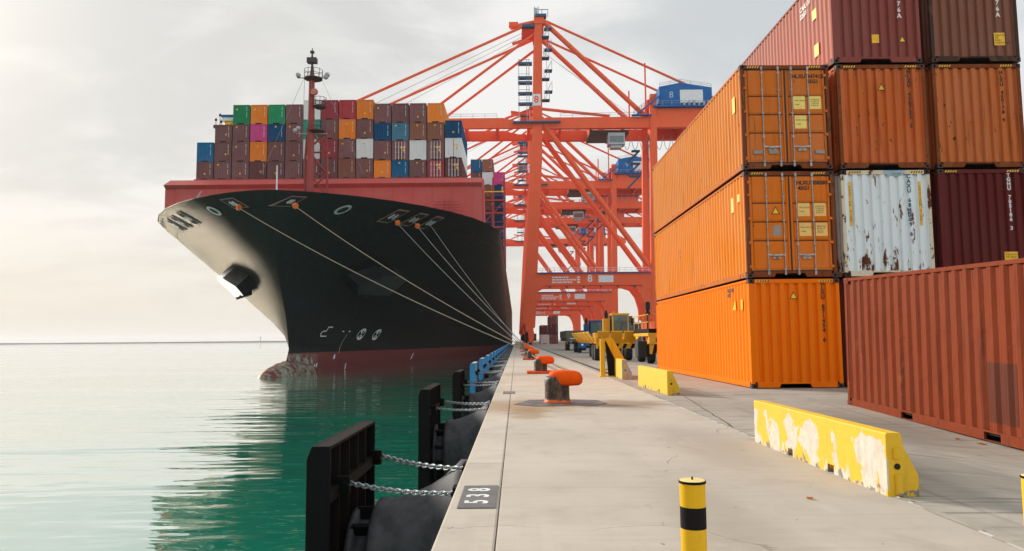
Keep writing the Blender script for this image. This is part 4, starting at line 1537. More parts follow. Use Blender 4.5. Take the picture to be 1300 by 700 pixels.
def deck_cargo():
    HCt, STD = 2.896, 2.591
    Y0, P, ZB = 105.2, 2.6, 24.95
    X0 = XC - 19.4
    cols = [  # bottom to top
        ('maroon', 'blue'), ('maroon', 'maroon', 'maroon'), ('maroon', 'maroon', 'maroon', 'green'), ('dark', 'orange', 'pink', 'orange'),
        ('maroon', 'maroon', 'navy', 'green'), ('maroon', 'maroon', 'maroon', 'maroon'), ('maroon', 'white', 'teal', 'white'),
        ('maroon', 'crimson', 'maroon', 'crimson'), ('brown', 'maroon', 'orange', 'red'), ('maroon', 'white', 'maroon', 'orange'),
        ('orange', 'maroon', 'navy', 'maroon'), ('blue', 'maroon*', 'pale blue', 'maroon'), ('maroon', 'white', 'brown', 'maroon'),
        ('crimson*', 'maroon*', 'brown', 'orange'), ('dark*', 'white*', 'navy')]
    tiers = ['bottom', 'second', 'third', 'top']
    rnd = random.Random(4)
    for ci, cl in enumerate(cols):
        z = ZB
        for ti, c in enumerate(cl):
            doors = c.endswith('*')
            c = c.rstrip('*')
            if 6 <= ci <= 9:
                h = HCt
            elif ci == 14:
                h = (HCt, HCt, STD)[ti]
            else:
                h = (STD, HCt, STD, HCt)[ti]
            o = link('deck_container', deck_mesh(c, h, doors, rnd.randrange(1, 6)))
            o.location = (X0 + ci * P, Y0, z)
            word = {'dark': 'dark maroon', 'pink': 'magenta pink'}.get(c, c)
            tn = tiers[ti]
            tag(o, '%s container%s on the ship, %s tier, %s column from left' % (word, ' with doors showing' if doors else '', tn, ORD[ci]), 'container', 'containers stacked across the ship deck')
            z += h + 0.05
    # hatch cover under the front bay
    # second bay, seen past the starboard end of the breakwater
    bay2 = [(XC + 17.35, ['maroon', 'dark', 'maroon', 'maroon', 'maroon', 'maroon', 'maroon', 'blue'], 17.9),
            (XC + 19.92, ['blue', 'navy', 'blue', 'navy', 'brown', 'brown', 'white', 'brown'], 17.9),
            (XC + 22.49, ['navy', 'navy', 'blue', 'navy', 'navy', 'navy', 'pink'], 17.9)]
    for ci, (x, cl, z) in enumerate(bay2):
        for ti, c in enumerate(cl):
            o = link('deck_container', deck_mesh(c, HCt, False, 1 + (ci + ti) % 5))
            o.location = (x, 160.2, z)
            word = {'dark': 'dark maroon', 'pink': 'magenta pink'}.get(c, c)
            tag(o, '%s container behind the lashing bridge, %s tier up, %s column from the quay' % (word, ORD[ti], ['third', 'second', 'first'][ci]), 'container', 'containers in the bay behind the lashing bridge')
            z += HCt + 0.03
    # hatch covers carry the stacks
    mb = MB()
    mb.box(XC - 19.6, XC + 19.8, 104.9, 117.6, 15.9, 24.94)
    h1 = mb.build('hatch_cover', M['deck_red_b'])
    mb2 = MB()
    mb2.box(XC + 12, -2.5, 159.6, 173, 15.9, 17.88)
    h2 = mb2.build('hatch_cover', M['deck_red_b'])
    ship = bpy.data.objects['container_ship']
    for h in (h1, h2):
        h.parent = ship
        h.matrix_parent_inverse = Matrix.Translation((-XC, -90, -WATER_Z))
    # small equipment cabin on top of the second column
    c = thing('equipment_cabin', 'small cabin with blue roof and yellow base atop a maroon ship container', 'cabin', (X0 + P + 1.3, 106.6, ZB + 8.24))
    mb = MB()
    mb.lathe([(1.15, 0), (1.15, 0.6), (0.8, 0.95)], (0.2, 1, 0), n=14)
    mb.build('base', M['sign_y'], c)
    mb = MB(); mb.box(-0.9, 1.2, 0, 2, 0.95, 1.5); mb.build('wall', M['crane_w'], c)
    mb = MB(); mb.box(-1.0, 1.3, -0.1, 2.1, 1.5, 1.85); mb.build('roof', M['dk_blue'], c)
    mb = MB()
    for x, h in ((-2.0, 1.6), (-1.4, 2.3), (-1.2, 1.3)):
        mb.tube([(x, 0.5, 0), (x, 0.5, h)], 0.05, 5)
        mb.box(x - 0.15, x + 0.15, 0.4, 0.6, h - 0.5, h - 0.2)
    mb.box(-2.3, -0.9, 0.3, 0.8, 0.0, 0.45)
    mb.build('antenna', M['crane_dark'], c)


deck_cargo()


# ================================================================== CRANES
def crane_parts():
    t = thing('quay_crane', 'tall orange quay crane numbered 8, nearest of the row, with blue machinery house', 'crane', (3.55, 182, 0), 0, 'quay cranes lined up along the quay')
    DY = 11.5
    O, B = M['crane'], M['crane_b']
    def mk(name, mats=O, parent=t):
        return MBX(name, mats, parent)
    gl = 30.9
    for y in (0, DY):
        # waterside legs lean towards the apex
        mb = MB()
        w0, w1 = 1.45, 1.15
        prof = [((-0.5), 4.2, w0 + 0.15), ((1.9), 48, w0), (2.3, 57, w1), (2.75, 83.0, 0.95)]
        rings = []
        for x, z, w in prof:
            rings.append([(x - w, y - 0.9, z), (x + w, y - 0.9, z), (x + w, y + 0.9, z), (x - w, y + 0.9, z)])
        mb.loft(rings)
        mb.build('waterside_leg', O, t)
        mb = MB()
        rings = []
        for x, z, w in ((gl, 4.2, 1.1), (gl + 0.3, 30, 0.95), (gl + 0.7, 63, 0.8)):
            rings.append([(x - w, y - 0.8, z), (x + w, y - 0.8, z), (x + w, y + 0.8, z), (x - w, y + 0.8, z)])
        mb.loft(rings)
        mb.build('landside_leg', O, t)
        # portal beam with haunches down the legs
        mb = MB()
        zt, zb = 17.8, 14.5
        mb.prism([(0.6, zt), (gl - 0.4, zt), (gl - 0.4, 6.0), (gl - 2.1, 6.0), (gl - 2.4, 9.2), (gl - 3.2, 12.0), (gl - 4.6, 13.9), (gl - 6.5, zb), (3.4, zb), (2.2, 13.8), (1.3, 12.0)], 'Y', y - 0.7, y + 0.7)
        mb.build('portal_beam', O, t)
        # big braces
        mb = MB()
        mb.tube([(3.2, y, 56.5), (gl - 1.0, y, 18.8)], 0.72, 12)
        mb.build('diagonal_brace', O, t)
        mb = MB()
        mb.tube([(4.0, y, 82.6), (gl - 1.5, y, 57.6)], 0.62, 12)
        mb.build('upper_brace', O, t)
        mb = MB()
        mb.tube([(4.0, y, 83.0), (41, y, 65.2), (56.5, y, 57.2)], 0.33, 8)
        mb.build('backstay', O, t)
        for (bx, az) in ((-54.5, 82.6), (-27.5, 79.4)):
            mb = MB()
            mb.tube([(1.8, y, az), (bx, y, 57.2)], 0.36, 8)
            mb.build('forestay', O, t)
        # girder and boom
        mb = MB()
        mb.box(4.2, 58, y - 0.55, y + 0.55, 54.5, 57.2)
        mb.box(4.2, 58, y - 0.75, y + 0.75, 54.3, 54.5)
        mb.build('girder', O, t)
        mb = MB()
        mb.prism([(3.6, 54.6), (3.6, 56.2), (-2.5, 56.2), (-6.5, 57.2), (-58, 57.2), (-60, 56.2), (-60, 54.9), (-58, 54.5)], 'Y', y - 0.55, y + 0.55)
        mb.build('boom', O, t)
        # pitched upper link, low over the girder
        mb = MB()
        mb.tube([(3.2, y, 59.6), (20.5, y, 57.6)], 0.4, 8)
        mb.build('link_bar', O, t)
    # ties across
    mb = MB()
    for x in range(-56, 58, 8):
        mb.box(x - 0.35, x + 0.35, 0.56, DY - 0.56, 54.6, 56.6)
    mb.split('cross_tie', O, t)
    mb = MB()
    mb.box(1.6, 4.2, -1.1, DY + 1.1, 81.6, 83.4)
    mb.box(-1.5, 3, 1.5, DY - 1.5, 81.8, 82.6)
    mb.beam((2.6, 0.9, 58), (2.6, DY - 0.9, 82), 0.6, 0.6)
    mb.build('apex_beam', O, t)
    for x in (-0.4, gl):
        mb = MB()
        mb.box(x - 1.0, x + 1.0, -4, DY + 4, 3.2, 5.2)
        mb.build('sill_beam', O, t)
    mb = MB()
    mb.box(gl - 0.6, gl + 0.8, 0.8, DY - 0.8, 60, 62)
    mb.box(gl - 0.6, gl + 0.8, 0.8, DY - 0.8, 14.8, 17.4)
    mb.split('tie_beam', O, t)
    # bogies
    for x in (0.0, 31.05):
        for y in (-2.5, DY + 2.5):
            mb = MB()
            mb.box(x - 0.7, x + 0.7, y - 2.2, y + 2.2, 1.6, 3.2)
            mb.box(x - 0.55, x + 0.55, y - 3.4, y - 0.3, 0.55, 1.6)
            mb.box(x - 0.55, x + 0.55, y + 0.3, y + 3.4, 0.55, 1.6)
            bo = mb.build('bogie', O, t)
            for k in (-2.8, -1.0, 1.0, 2.8):
                mb = MB()
                mb.lathe([(0.42, -0.15), (0.42, 0.15)], (x, y + k, 0.44), axis='X', n=14)
                mb.build('wheel', M['crane_dark'], bo)
            mb = MB()
            mb.box(x - 1.2, x - 0.72, y - 1.6, y + 1.4, 0.7, 3.0)
            mb.box(x + 0.72, x + 1.3, y - 1.0, y + 1.2, 0.9, 2.7)
            mb.split('drive_box', M['crane_dark'], bo)
    # machinery house
    mb = MB()
    mb.prism([(33.2, 59.8), (46.5, 59.8), (46.5, 64.6), (38.6, 65.9), (33.2, 64.9)], 'Y', -0.6, DY + 1)
    ho = mb.build('machinery_house', B, t)
    mb = MB(); mb.box(38.4, 44.2, -0.66, -0.6, 60.6, 64.0); mb.build('panel', M['crane_w'], ho)
    text('8', 2.3, M['pale_blue'], ho, (36.2, -0.65, 62.7), FRONT, align='CENTER', bold=0.04, name='house_number')
    mb = MB()
    mb.box(31.6, 47.2, -1.6, DY + 2, 59.4, 59.8)
    mb.build('house_floor', B, t)
    mb = MB()
    mb.box(32.5, 46.8, -0.4, DY + 0.4, 57.25, 59.35)
    mb.build('house_frame', M['crane_dark'] if False else O, t)
    railing(t, [(31.6, -1.55), (47.2, -1.55)], 59.8, 1.1, M['crane_grey'])
    railing(t, [(33.3, -0.5), (38.6, -0.5), (46.4, -0.5)], (64.9, 65.9, 64.6), 0.9, M['crane_grey'])
    mb = MB()
    for i in range(6):
        mb.box(39 + i * 1.25, 39.5 + i * 1.25, -1.45, -0.7, 59.8, 60.5 + (i % 3) * 0.25)
    mb.split('winch_gear', M['crane_grey'], t)
    # stair from girder to house
    mb = MB()
    mb.beam((27, -1.0, 57.4), (33.4, -1.0, 62.5), 0.7, 0.35)
    mb.box(26, 31, -1.6, -0.6, 57.25, 57.5)
    mb.build('stair', B, t)
    railing(t, [(26.5, -1.3), (32.5, -1.3)], (57.6, 61.8), 1.0, M['crane_dark'])
    mb = MB()
    for x, z1 in ((27.4, 68), (29.8, 71.3)):
        mb.tube([(x, 0.0 if x > 28 else DY, 57.2), (x, 0.0 if x > 28 else DY, z1)], 0.22, 6)
    mb.split('stay_post', O, t)
    # ladders and landings round the tower
    mb = MB()
    z = 61.5
    k = 0
    while z < 82:
        dx = 3.9 + (0.7 if k % 2 else 0)
        mb.box(dx - 0.4, dx + 1.5, -1.4, 0.6, z, z + 0.24)
        z += 3.3 if k % 2 else 2.2
        k += 1
    for zz in (60.5, 63.2, 66, 67.3, 71.0):
        mb.box(-2.6, 1.0, -1.2, 0.4, zz, zz + 0.5)
    mb.box(-4, 8, -1.8, -0.9, 55.6, 56.0)
    mb.box(-1.4, 1.8, -1.3, 0.5, 80.8, 81.4)
    mb.box(2.0, 4.8, -1.6, 0.5, 83.4, 84.0)
    mb.split('landing', M['landing_b'], t)
    mb = MB()
    z = 61.5
    k = 0
    while z < 80:
        dx = 3.9 + (0.7 if k % 2 else 0)
        for q in (dx + 0.1, dx + 1.4):
            mb.tube([(q, -1.3, z), (q, -1.3, z + 2.6)], 0.06, 4)
        mb.beam((dx + 0.2, -1.2, z), (dx + 1.2, -1.2, z + 2.3), 0.5, 0.1)
        z += 3.3 if k % 2 else 2.2
        k += 1
    for q in (-2.4, -0.4, 0.2):
        mb.tube([(q, -1.1, 56), (q, -1.1, 72.3)], 0.08, 4)
    for zz in (61.6, 64.3, 68.4, 72.1):
        mb.tube([(-2.5, -1.1, zz), (0.4, -1.1, zz)], 0.06, 4)
    for q in (1.8, 2.8, 3.7, 5.2):
        mb.tube([(q, -0.6, 83.4), (q, -0.6, 86.3 if q < 3 else 85.6)], 0.09, 4)
    mb.tube([(2.8, -0.6, 85.5), (5.2, -0.6, 85.5)], 0.12, 4)
    mb.box(1.6, 2.6, -0.8, 0.4, 83.9, 85.9)
    mb.build('ladder', M['crane_grey'], t)
    # sheaves at the apex and hinge gear
    mb = MB()
    mb.beam((2.5, 2, 83.4), (-4.5, 2, 81.9), 0.8, 0.9)
    mb.beam((2.2, DY - 2, 82.6), (-4.0, DY - 2, 80.6), 0.6, 0.7)
    mb.box(-4.8, -2.4, 1.4, 2.6, 82.0, 83.2)
    mb.beam((2, 1.5, 60.5), (-6, 1.5, 57.6), 0.5, 0.5)
    mb.beam((2, 4, 59.2), (-4.5, 4, 60.2), 0.5, 0.5)
    mb.split('sheave_frame', O, t)
    mb = MB()
    for k in range(3):
        mb.tube([(1.5, 3 + k * 2.2, 82.2), (-50 + 3 * k, 3 + k * 2.2, 57.4)], 0.055, 4)
    for k in range(2):
        mb.tube([(4.0, 4 + k * 2, 76 + k), (28, 4 + k * 2, 58)], 0.04, 4)
    mb.build('hoist_rope', M['crane_grey'], t)
    # rails along girder and portal
    railing(t, [(-57, -0.5), (-8, -0.5)], 57.2, 1.1, M['crane_grey'], 3.0)
    railing(t, [(8, -0.5), (30, -0.5)], 57.2, 1.1, M['crane_grey'], 3.0)
    railing(t, [(1.6, -0.65), (gl, -0.65)], 17.8, 1.1, M['crane_w'], 1.4)
    mb = MB()
    mb.box(1.7, gl - 1.1, -1.2, -0.7, 17.55, 17.78)
    mb.build('walkway', B, t)
    mb = MB()
    for i in range(6):
        mb.box(4.6 + i * 4.2, 5.0 + i * 4.2, -1.1, -0.75, 13.95, 14.45)
    mb.box(3.5, gl - 3.2, -0.85, -0.72, 14.36, 14.48)
    mb.split('floodlight', M['crane_dark'], t)
    # portal lettering: rows of small print, number and white panel
    sg = MB()
    sg.box(16.9, 20.6, -0.74, -0.7, 15.25, 17.0)
    sg.build('panel', M['crane_w'], t)
    mb = MB()
    rnd = random.Random(12)
    for r_ in range(3):
        z = 16.75 - r_ * 0.62
        x = 5.4
        lim = (9.6, 11.3, 10.4)[r_]
        while x < lim:
            w = rnd.uniform(0.3, 0.9)
            mb.box(x, min(x + w, lim), -0.715, -0.7, z - 0.36, z)
            x += w + 0.16
        mb.box(11.6, 12.35, -0.715, -0.7, z - 0.36, z)
    mb.build('small_print', M['crane_w'], t)
    text('8', 2.5, M['crane_w'], t, (14.8, -0.72, 16.15), FRONT, align='CENTER', bold=0.05, name='portal_number')
    mb = MB()
    mb.box(0.9, 3.1, -0.96, -0.92, 60.2, 63.2)
    lp = mb.build('leg_plate', M['crane_w'], t)
    text('8', 2.5, M['crane'], lp, (2.0, -0.98, 61.7), FRONT, align='CENTER', bold=0.05, name='leg_number')
    # trolley, cab and hanging festoon loops
    mb = MB()
    mb.box(15.5, 25.5, 1.0, DY - 1.0, 53.4, 54.2)
    mb.build('trolley', M['crane_dark'], t)
    mb = MB()
    mb.box(20.2, 24.4, 0.4, 3.6, 50.4, 53.4)
    mb.box(20.8, 23.6, 0.8, 3.2, 49.6, 50.4)
    cb = mb.build('operator_cab', M['crane_grey'], t)
    mb = MB(); mb.box(20.5, 24.1, 0.36, 0.4, 50.9, 52.6); mb.build('window', M['glass'], cb)
    mb = MB()
    for k in range(9):
        x = 24.8 + k * 2.1
        pts = [(x + 1.05 + 0.95 * math.sin(a), 6, 54.0 - 3.6 * (0.5 - 0.5 * math.cos(a) if False else math.sin(a / 2) ** 0.8)) for a in [2 * math.pi * i / 12 for i in range(13)]]
        pts = [(x + 1.9 * i / 12, 6, 54.0 - 3.6 * math.sin(math.pi * i / 12) ** 0.6) for i in range(13)]
        mb.tube(pts, 0.07, 4)
    mb.build('festoon_cable', M['crane_grey'], t)
    # landside stair tower
    mb = MB()
    for k in range(7):
        z = 20 + k * 4.8
        mb.box(gl + 1.0, gl + 2.8, DY - 1, DY + 1.2, z, z + 0.3)
        if k < 6:
            mb.beam((gl + 1.3, DY - 0.8, z + 0.3), (gl + 2.6, DY - 0.8, z + 4.8), 0.6, 0.15)
    for k in range(3):
        z = 44 + k * 3.4
        mb.box(gl - 4.2 + k * 0.4, gl - 1.2, DY - 2.2, DY - 0.9, z, z + 0.4)
        mb.beam((gl - 4.6, DY - 1.5, z - 3.0), (gl - 1.4, DY - 1.5, z + 0.2), 0.8, 0.5)
    mb.split('stair_flight', M['landing_b'], t)
    mb = MB()
    for q in (gl + 1.1, gl + 2.7):
        mb.tube([(q, DY - 1, 18), (q, DY - 1, 54)], 0.08, 4)
    mb.build('stair_post', M['crane_grey'], t)
    return t


def railing(parent, pts, z, h, mat, step=2.0):
    mb = MB()
    zs = z if isinstance(z, tuple) else tuple([z] * len(pts))
    for (a, b, za, zb) in zip(pts, pts[1:], zs, zs[1:]):
        a3, b3 = Vector((*a, za)), Vector((*b, zb))
        n = max(1, int((b3 - a3).length / step))
        for i in range(n + 1):
            p = a3.lerp(b3, i / n)
            mb.tube([p, p + Vector((0, 0, h))], 0.05, 4)
        for k in (0.5, 1.0):
            mb.tube([a3 + Vector((0, 0, h * k)), b3 + Vector((0, 0, h * k))], 0.045, 4)
    return mb.build('handrail', mat, parent)


def build_cranes():
    c8 = crane_parts()
    labels = [(257, 'orange quay crane numbered 9 on its portal beam, second in the row', '9'),
              (297, 'orange quay crane third in the row along the quay', None),
              (336, 'orange quay crane fourth in the row, mostly behind nearer cranes', None),
              (407, 'orange quay crane farthest down the quay, smallest of the row', None)]
    for y, lab, num in labels:
        c = copy_tree(c8)
        c.location.y = y
        c['label'] = lab
        def fix(o):
            for ch in list(o.children):
                fix(ch)
                if ch.type == 'FONT':
                    if num:
                        ch.data = ch.data.copy()
                        ch.data.body = num
                    else:
                        bpy.data.objects.remove(ch)
        fix(c)


build_cranes()


# ================================================================== FENDERS
def chain_mesh(p, q, n=26):
    mb = MB()
    p, q = Vector(p), Vector(q)
    d = q - p
    L = d.length
    pts = []
    for i in range(n + 1):
        s = i / n
        pts.append(p + d * s + Vector((0, 0, -0.035 * math.sin(math.pi * s))))
    for i in range(n):
        a, b = pts[i], pts[i + 1]
        x = (b - a).normalized()
        side = x.cross(Vector((0, 0, 1))).normalized()
        u = side.cross(x)
        w = (side + u).normalized() if i % 2 else (side - u).normalized()
        c = (a + b) / 2
        ln = (b - a).length * 0.78
        ring = []
        m = 10
        for k in range(m + 1):
            t_ = 2 * math.pi * k / m
            ring.append(c + x * (math.cos(t_) * ln) + w * (math.sin(t_) * ln * 0.5))
        mb.tube(ring, 0.0095, 5, cap=False)
    mb.smooth = True
    return mb


def make_fender(black):
    t = thing('fender', 'x', 'fender', (QX, 8.75, 0))
    fm = M['steel_black'] if black else M['fender_blue']
    fr = M['steel_rust'] if black else M['fender_pale']
    xb, xo = -1.33, -1.57          # back and outer faces
    y0, y1 = -1.2, 1.2
    zb = -3.4
    mb = MB()
    mb.prism([(xo, zb), (xo, 0.15), (xb - 0.19, 0.28), (xb - 0.16, 0.28), (xb - 0.16, zb)], 'Y', y0, y1)
    mb.build('panel_face', fm, t, bevel=0.008)
    for y in (y0, y1 - 0.05):
        mb = MB()
        mb.prism([(xo + 0.0005, zb), (xo + 0.0005, 0.15), (xb - 0.19, 0.2815), (xb, 0.2815), (xb, zb)], 'Y', y - 0.001, y + 0.051)
        mb.build('panel_edge', fm, t, bevel=0.006)
    mb = MB()
    mb.box(xb - 0.158, xb, y0 + 0.055, y1 - 0.055, 0.25, 0.278)
    mb.build('top_rail', fr, t)
    for i in range(4):
        y = y0 + 0.05 + (y1 - y0 - 0.1) * (i + 1) / 5
        mb = MB()
        mb.box(xb - 0.158, xb - 0.02, y - 0.014, y + 0.014, zb, 0.247)
        mb.build('rib', fr, t)
    for z in (-0.30, -1.25, -2.3):
        mb = MB()
        mb.box(xb - 0.157, xb - 0.004, y0 + 0.055, y1 - 0.055, z, z + 0.12)
        mb.build('cross_rib', fr, t, bevel=0.005)
    # rubber cell
    mb = MB()
    cz = -1.22
    prof = [(0.62, -1.33), (0.62, -1.27), (0.5, -1.26), (0.5, -1.10), (0.66, -1.09), (0.73, -1.05), (0.735, -0.93), (0.72, -0.92), (0.72, -0.90), (0.75, -0.78), (0.80, -0.62), (0.87, -0.46), (0.97, -0.30), (1.10, -0.16), (1.16, -0.10), (1.16, 0.02)]
    mb.lathe(prof, (0, 0, cz), axis='X', n=40)
    mb.smooth = True
    mb.build('rubber_cell', M['rubber'], t)
    mb = MB()
    for k in range(10):
        a = 2 * math.pi * k / 10
        mb.box(-1.29, -1.08, -0.025, 0.025, 0.48, 0.64, T=Matrix.Translation((0, 0, cz)) @ Matrix.Rotation(a, 4, 'X'))
    mb.split('flange_web', M['steel_black'], t)
    for (ya, yb) in ((-0.72, -1.72), (1.12, -0.42)):
        mb = chain_mesh((xb + 0.08, ya, -0.17), (0.02, yb, -0.09))
        mb.build('chain', M['chain'], t)
        mb = MB()
        mb.box(xb - 0.05, xb + 0.10, ya - 0.05, ya + 0.05, -0.28, -0.10)
        mb.tube([(xb + 0.06, ya - 0.09, -0.17), (xb + 0.06, ya + 0.09, -0.17)], 0.03, 8)
        mb.build('chain_lug', M['steel_black'], t)
        mb = MB()
        mb.box(-0.035, 0.045, yb - 0.09, yb + 0.09, -0.27, 0.0 - 0.02)
        mb.tube([(-0.02, yb - 0.06, -0.09), (-0.02, yb + 0.06, -0.09)], 0.035, 8)
        mb.build('wall_bracket', M['steel_black'], t)
    return t


def build_fenders():
    gr = 'rubber fenders along the quay wall'
    fb = make_fender(True)
    tag(fb, 'nearest black fender with ribbed steel panel and chains at the bottom of the photo', group=gr)
    labs = ['second black panelled fender from the camera, past the nearest one', 'third black panelled fender, last before the blue ones']
    for i, lab in enumerate(labs):
        c = copy_tree(fb)
        c.location.y = 8.75 + 8.5 * (i + 1)
        c['label'] = lab
    fl = make_fender(False)
    for i in range(24):
        c = fl if i == 0 else copy_tree(fl)
        c.location.y = 34.9 + 8.0 * i
        tag(c, '%s blue panelled fender counted from the last black one' % ORD[i] if i < 8 else 'one of the tiny far blue fenders merging below the ship side', group=gr if i < 8 else 'far blue fenders merging below the ship side')


build_fenders()


# ================================================================== QUAY FURNITURE
def superring(cx, cy, rx, ry, z, n=24, e=2.3):
    out = []
    for k in range(n):
        a = 2 * math.pi * k / n
        ca, sa = math.cos(a), math.sin(a)
        out.append((cx + rx * math.copysign(abs(ca) ** (2 / e), ca), cy + ry * math.copysign(abs(sa) ** (2 / e), sa), z))
    return out


def build_bollards():
    gr = 'orange mooring bollards along the quay'
    t = thing('mooring_bollard', 'orange capped mooring bollard nearest the camera on a dark steel plate', 'bollard', (0.86, 15.75, 0), 0, gr)
    mb = MB()
    mb.loft([superring(0, 0, 0.31, 0.30, 0.0), superring(0, 0, 0.27, 0.27, 0.05), superring(-0.005, 0, 0.262, 0.262, 0.12), superring(-0.01, 0, 0.262, 0.262, 0.40), superring(0.0, 0, 0.275, 0.27, 0.5), superring(0.02, 0, 0.25, 0.25, 0.56)])
    mb.smooth = True
    mb.build('stem', M['bollard_stem'], t)
    mb = MB()
    mb.loft([superring(0.17, 0, 0.12, 0.16, 0.36), superring(0.20, 0, 0.27, 0.25, 0.372), superring(0.205, 0, 0.325, 0.29, 0.42), superring(0.195, 0, 0.35, 0.305, 0.50), superring(0.175, 0, 0.352, 0.305, 0.575), superring(0.155, 0, 0.325, 0.285, 0.635), superring(0.13, 0, 0.25, 0.22, 0.675), superring(0.12, 0, 0.1, 0.1, 0.69)])
    mb.smooth = True
    mb.build('head', M['bollard_head'], t)
    near_base = MB()
    near_base.prism([(-0.92, -0.42), (-0.5, -0.85), (0.7, -0.8), (1.02, -0.3), (0.9, 0.5), (0.3, 0.75), (-0.6, 0.7)], 'Z', 0.0, 0.011)
    nb = near_base.build('base_plate', M['base_plate'], t)
    labs = ['second orange mooring bollard with dark stem and red base slab', 'third orange mooring bollard with ropes round it', 'fourth mooring bollard with rope loops near the ship side', 'fifth mooring bollard, small and far down the quay', 'sixth mooring bollard, tiny beside the crane rail', 'seventh mooring bollard, farthest and tiniest']
    ys = [29.2, 48.5, 63, 79, 98, 120]
    proto = None
    for lab, y in zip(labs, ys):
        if proto is None:
            proto = copy_tree(t)
            for ch in list(proto.children):
                if ch.name.startswith('base_plate'):
                    bpy.data.objects.remove(ch)
            mb = MB()
            mb.box(-0.55, 0.45, -0.5, 0.5, 0.0, 0.10)
            mb.build('base_slab', M['bollard_base'], proto, bevel=0.02)
            c = proto
        else:
            c = copy_tree(proto)
        c.location = (0.95, y, 0.004)
        c['label'] = lab


build_bollards()


def catenary(p, q, sag, n=28):
    p, q = Vector(p), Vector(q)
    return [p.lerp(q, i / n) + Vector((0, 0, -4 * sag * (i / n) * (1 - i / n))) for i in range(n + 1)]


def build_ropes():
    gr = 'mooring lines from the bow to the quay'
    data = [(0, (0.8, 63.0, 0.4), 0.7, 'rope', 'lower long mooring line from the leftmost bow fairlead'),
            (1, (1.15, 63.0, 0.4), 0.6, 'rope', 'upper long mooring line from the right hand bow fairlead'),
            (2, (0.8, 79.0, 0.42), 0.4, 'rope_b', 'mooring line from the first of three starboard fairleads'),
            (3, (1.15, 79.0, 0.42), 0.4, 'rope_b', 'mooring line from the middle of three starboard fairleads'),
            (4, (0.8, 98.0, 0.42), 0.4, 'rope_b', 'thin dark mooring line from the last of three starboard fairleads')]
    for i, q, sag, m, lab in data:
        p = FAIRLEADS[i if i < 2 else (2 + (i - 2))]
        d = (Vector(q) - p).normalized()
        pts = [p - d * 0.1] + catenary(p, q, sag)
        # a turn round the bollard stem
        cx, cy = 0.95, q[1]
        sgn = 1 if q[0] > 1 else -1
        pts += [(cx + sgn * 0.33, cy + 0.0, 0.36), (cx + sgn * 0.24, cy - 0.25, 0.33), (cx, cy - 0.35, 0.3), (cx - sgn * 0.26, cy - 0.22, 0.28)]
        t = thing('mooring_line', lab, 'rope', p, 0, gr)
        mb = MB()
        mb.tube([Vector(a) - p for a in pts], 0.046 if i < 2 else 0.04, 8)
        mb.smooth = True
        mb.build('rope', M[m], t)
        if i != 4:
            mb = MB()
            c = d * 1.0
            s = d.cross(Vector((0, 0, 1))).normalized()
            u = s.cross(d)
            rings = []
            for k in (-0.12, 0.12):
                rings.append([c + d * k + (s * math.cos(2 * math.pi * j / 10) + u * math.sin(2 * math.pi * j / 10)) * 0.34 for j in range(10)])
            mb.loft(rings)
            mb.build('rat_guard', M['rat_orange'], t)
    # slack ropes lying along the quay
    for k, (lab, pts) in enumerate((('slack tan rope lying on the quay behind the nearest bollard', [(1.0, 48.3, 0.33), (1.25, 46.5, 0.16), (1.45, 43, 0.06), (1.5, 38, 0.055), (1.62, 33, 0.055), (1.7, 28, 0.055), (1.72, 24.5, 0.055), (1.6, 22.5, 0.055)]),
                                   ('slack rope nearer the crane rail, lying beside the other slack rope', [(1.05, 63, 0.3), (1.3, 60, 0.1), (1.6, 52, 0.055), (1.85, 44, 0.055), (1.95, 37, 0.055), (2.1, 31, 0.055), (2.12, 27, 0.055)]),
                                   ('coiled rope between the third and fourth bollards', [(0.8, 62.5, 0.3), (0.6, 60, 0.06), (0.9, 56, 0.055), (0.5, 53, 0.055), (1.1, 51, 0.055), (0.8, 49, 0.35)]))):
        t = thing('slack_rope', lab, 'rope', (pts[0][0], pts[0][1], 0), 0, 'slack ropes on the quay')
        o = Vector((pts[0][0], pts[0][1], 0))
        fine = []
        P_ = [Vector(p) for p in pts]
        for i in range(len(P_) - 1):
            a, b = P_[max(i - 1, 0)], P_[i]
            c, d = P_[i + 1], P_[min(i + 2, len(P_) - 1)]
            for s in range(6):
                x = s / 6
                fine.append(0.5 * ((2 * b) + (c - a) * x + (2 * a - 5 * b + 4 * c - d) * x * x + (3 * b - a - 3 * c + d) * x ** 3))
        fine.append(P_[-1])
        mb = MB()
        mb.tube([p - o for p in fine], 0.05, 8)
        mb.smooth = True
        mb.build('rope', M['slack'], t)


build_ropes()


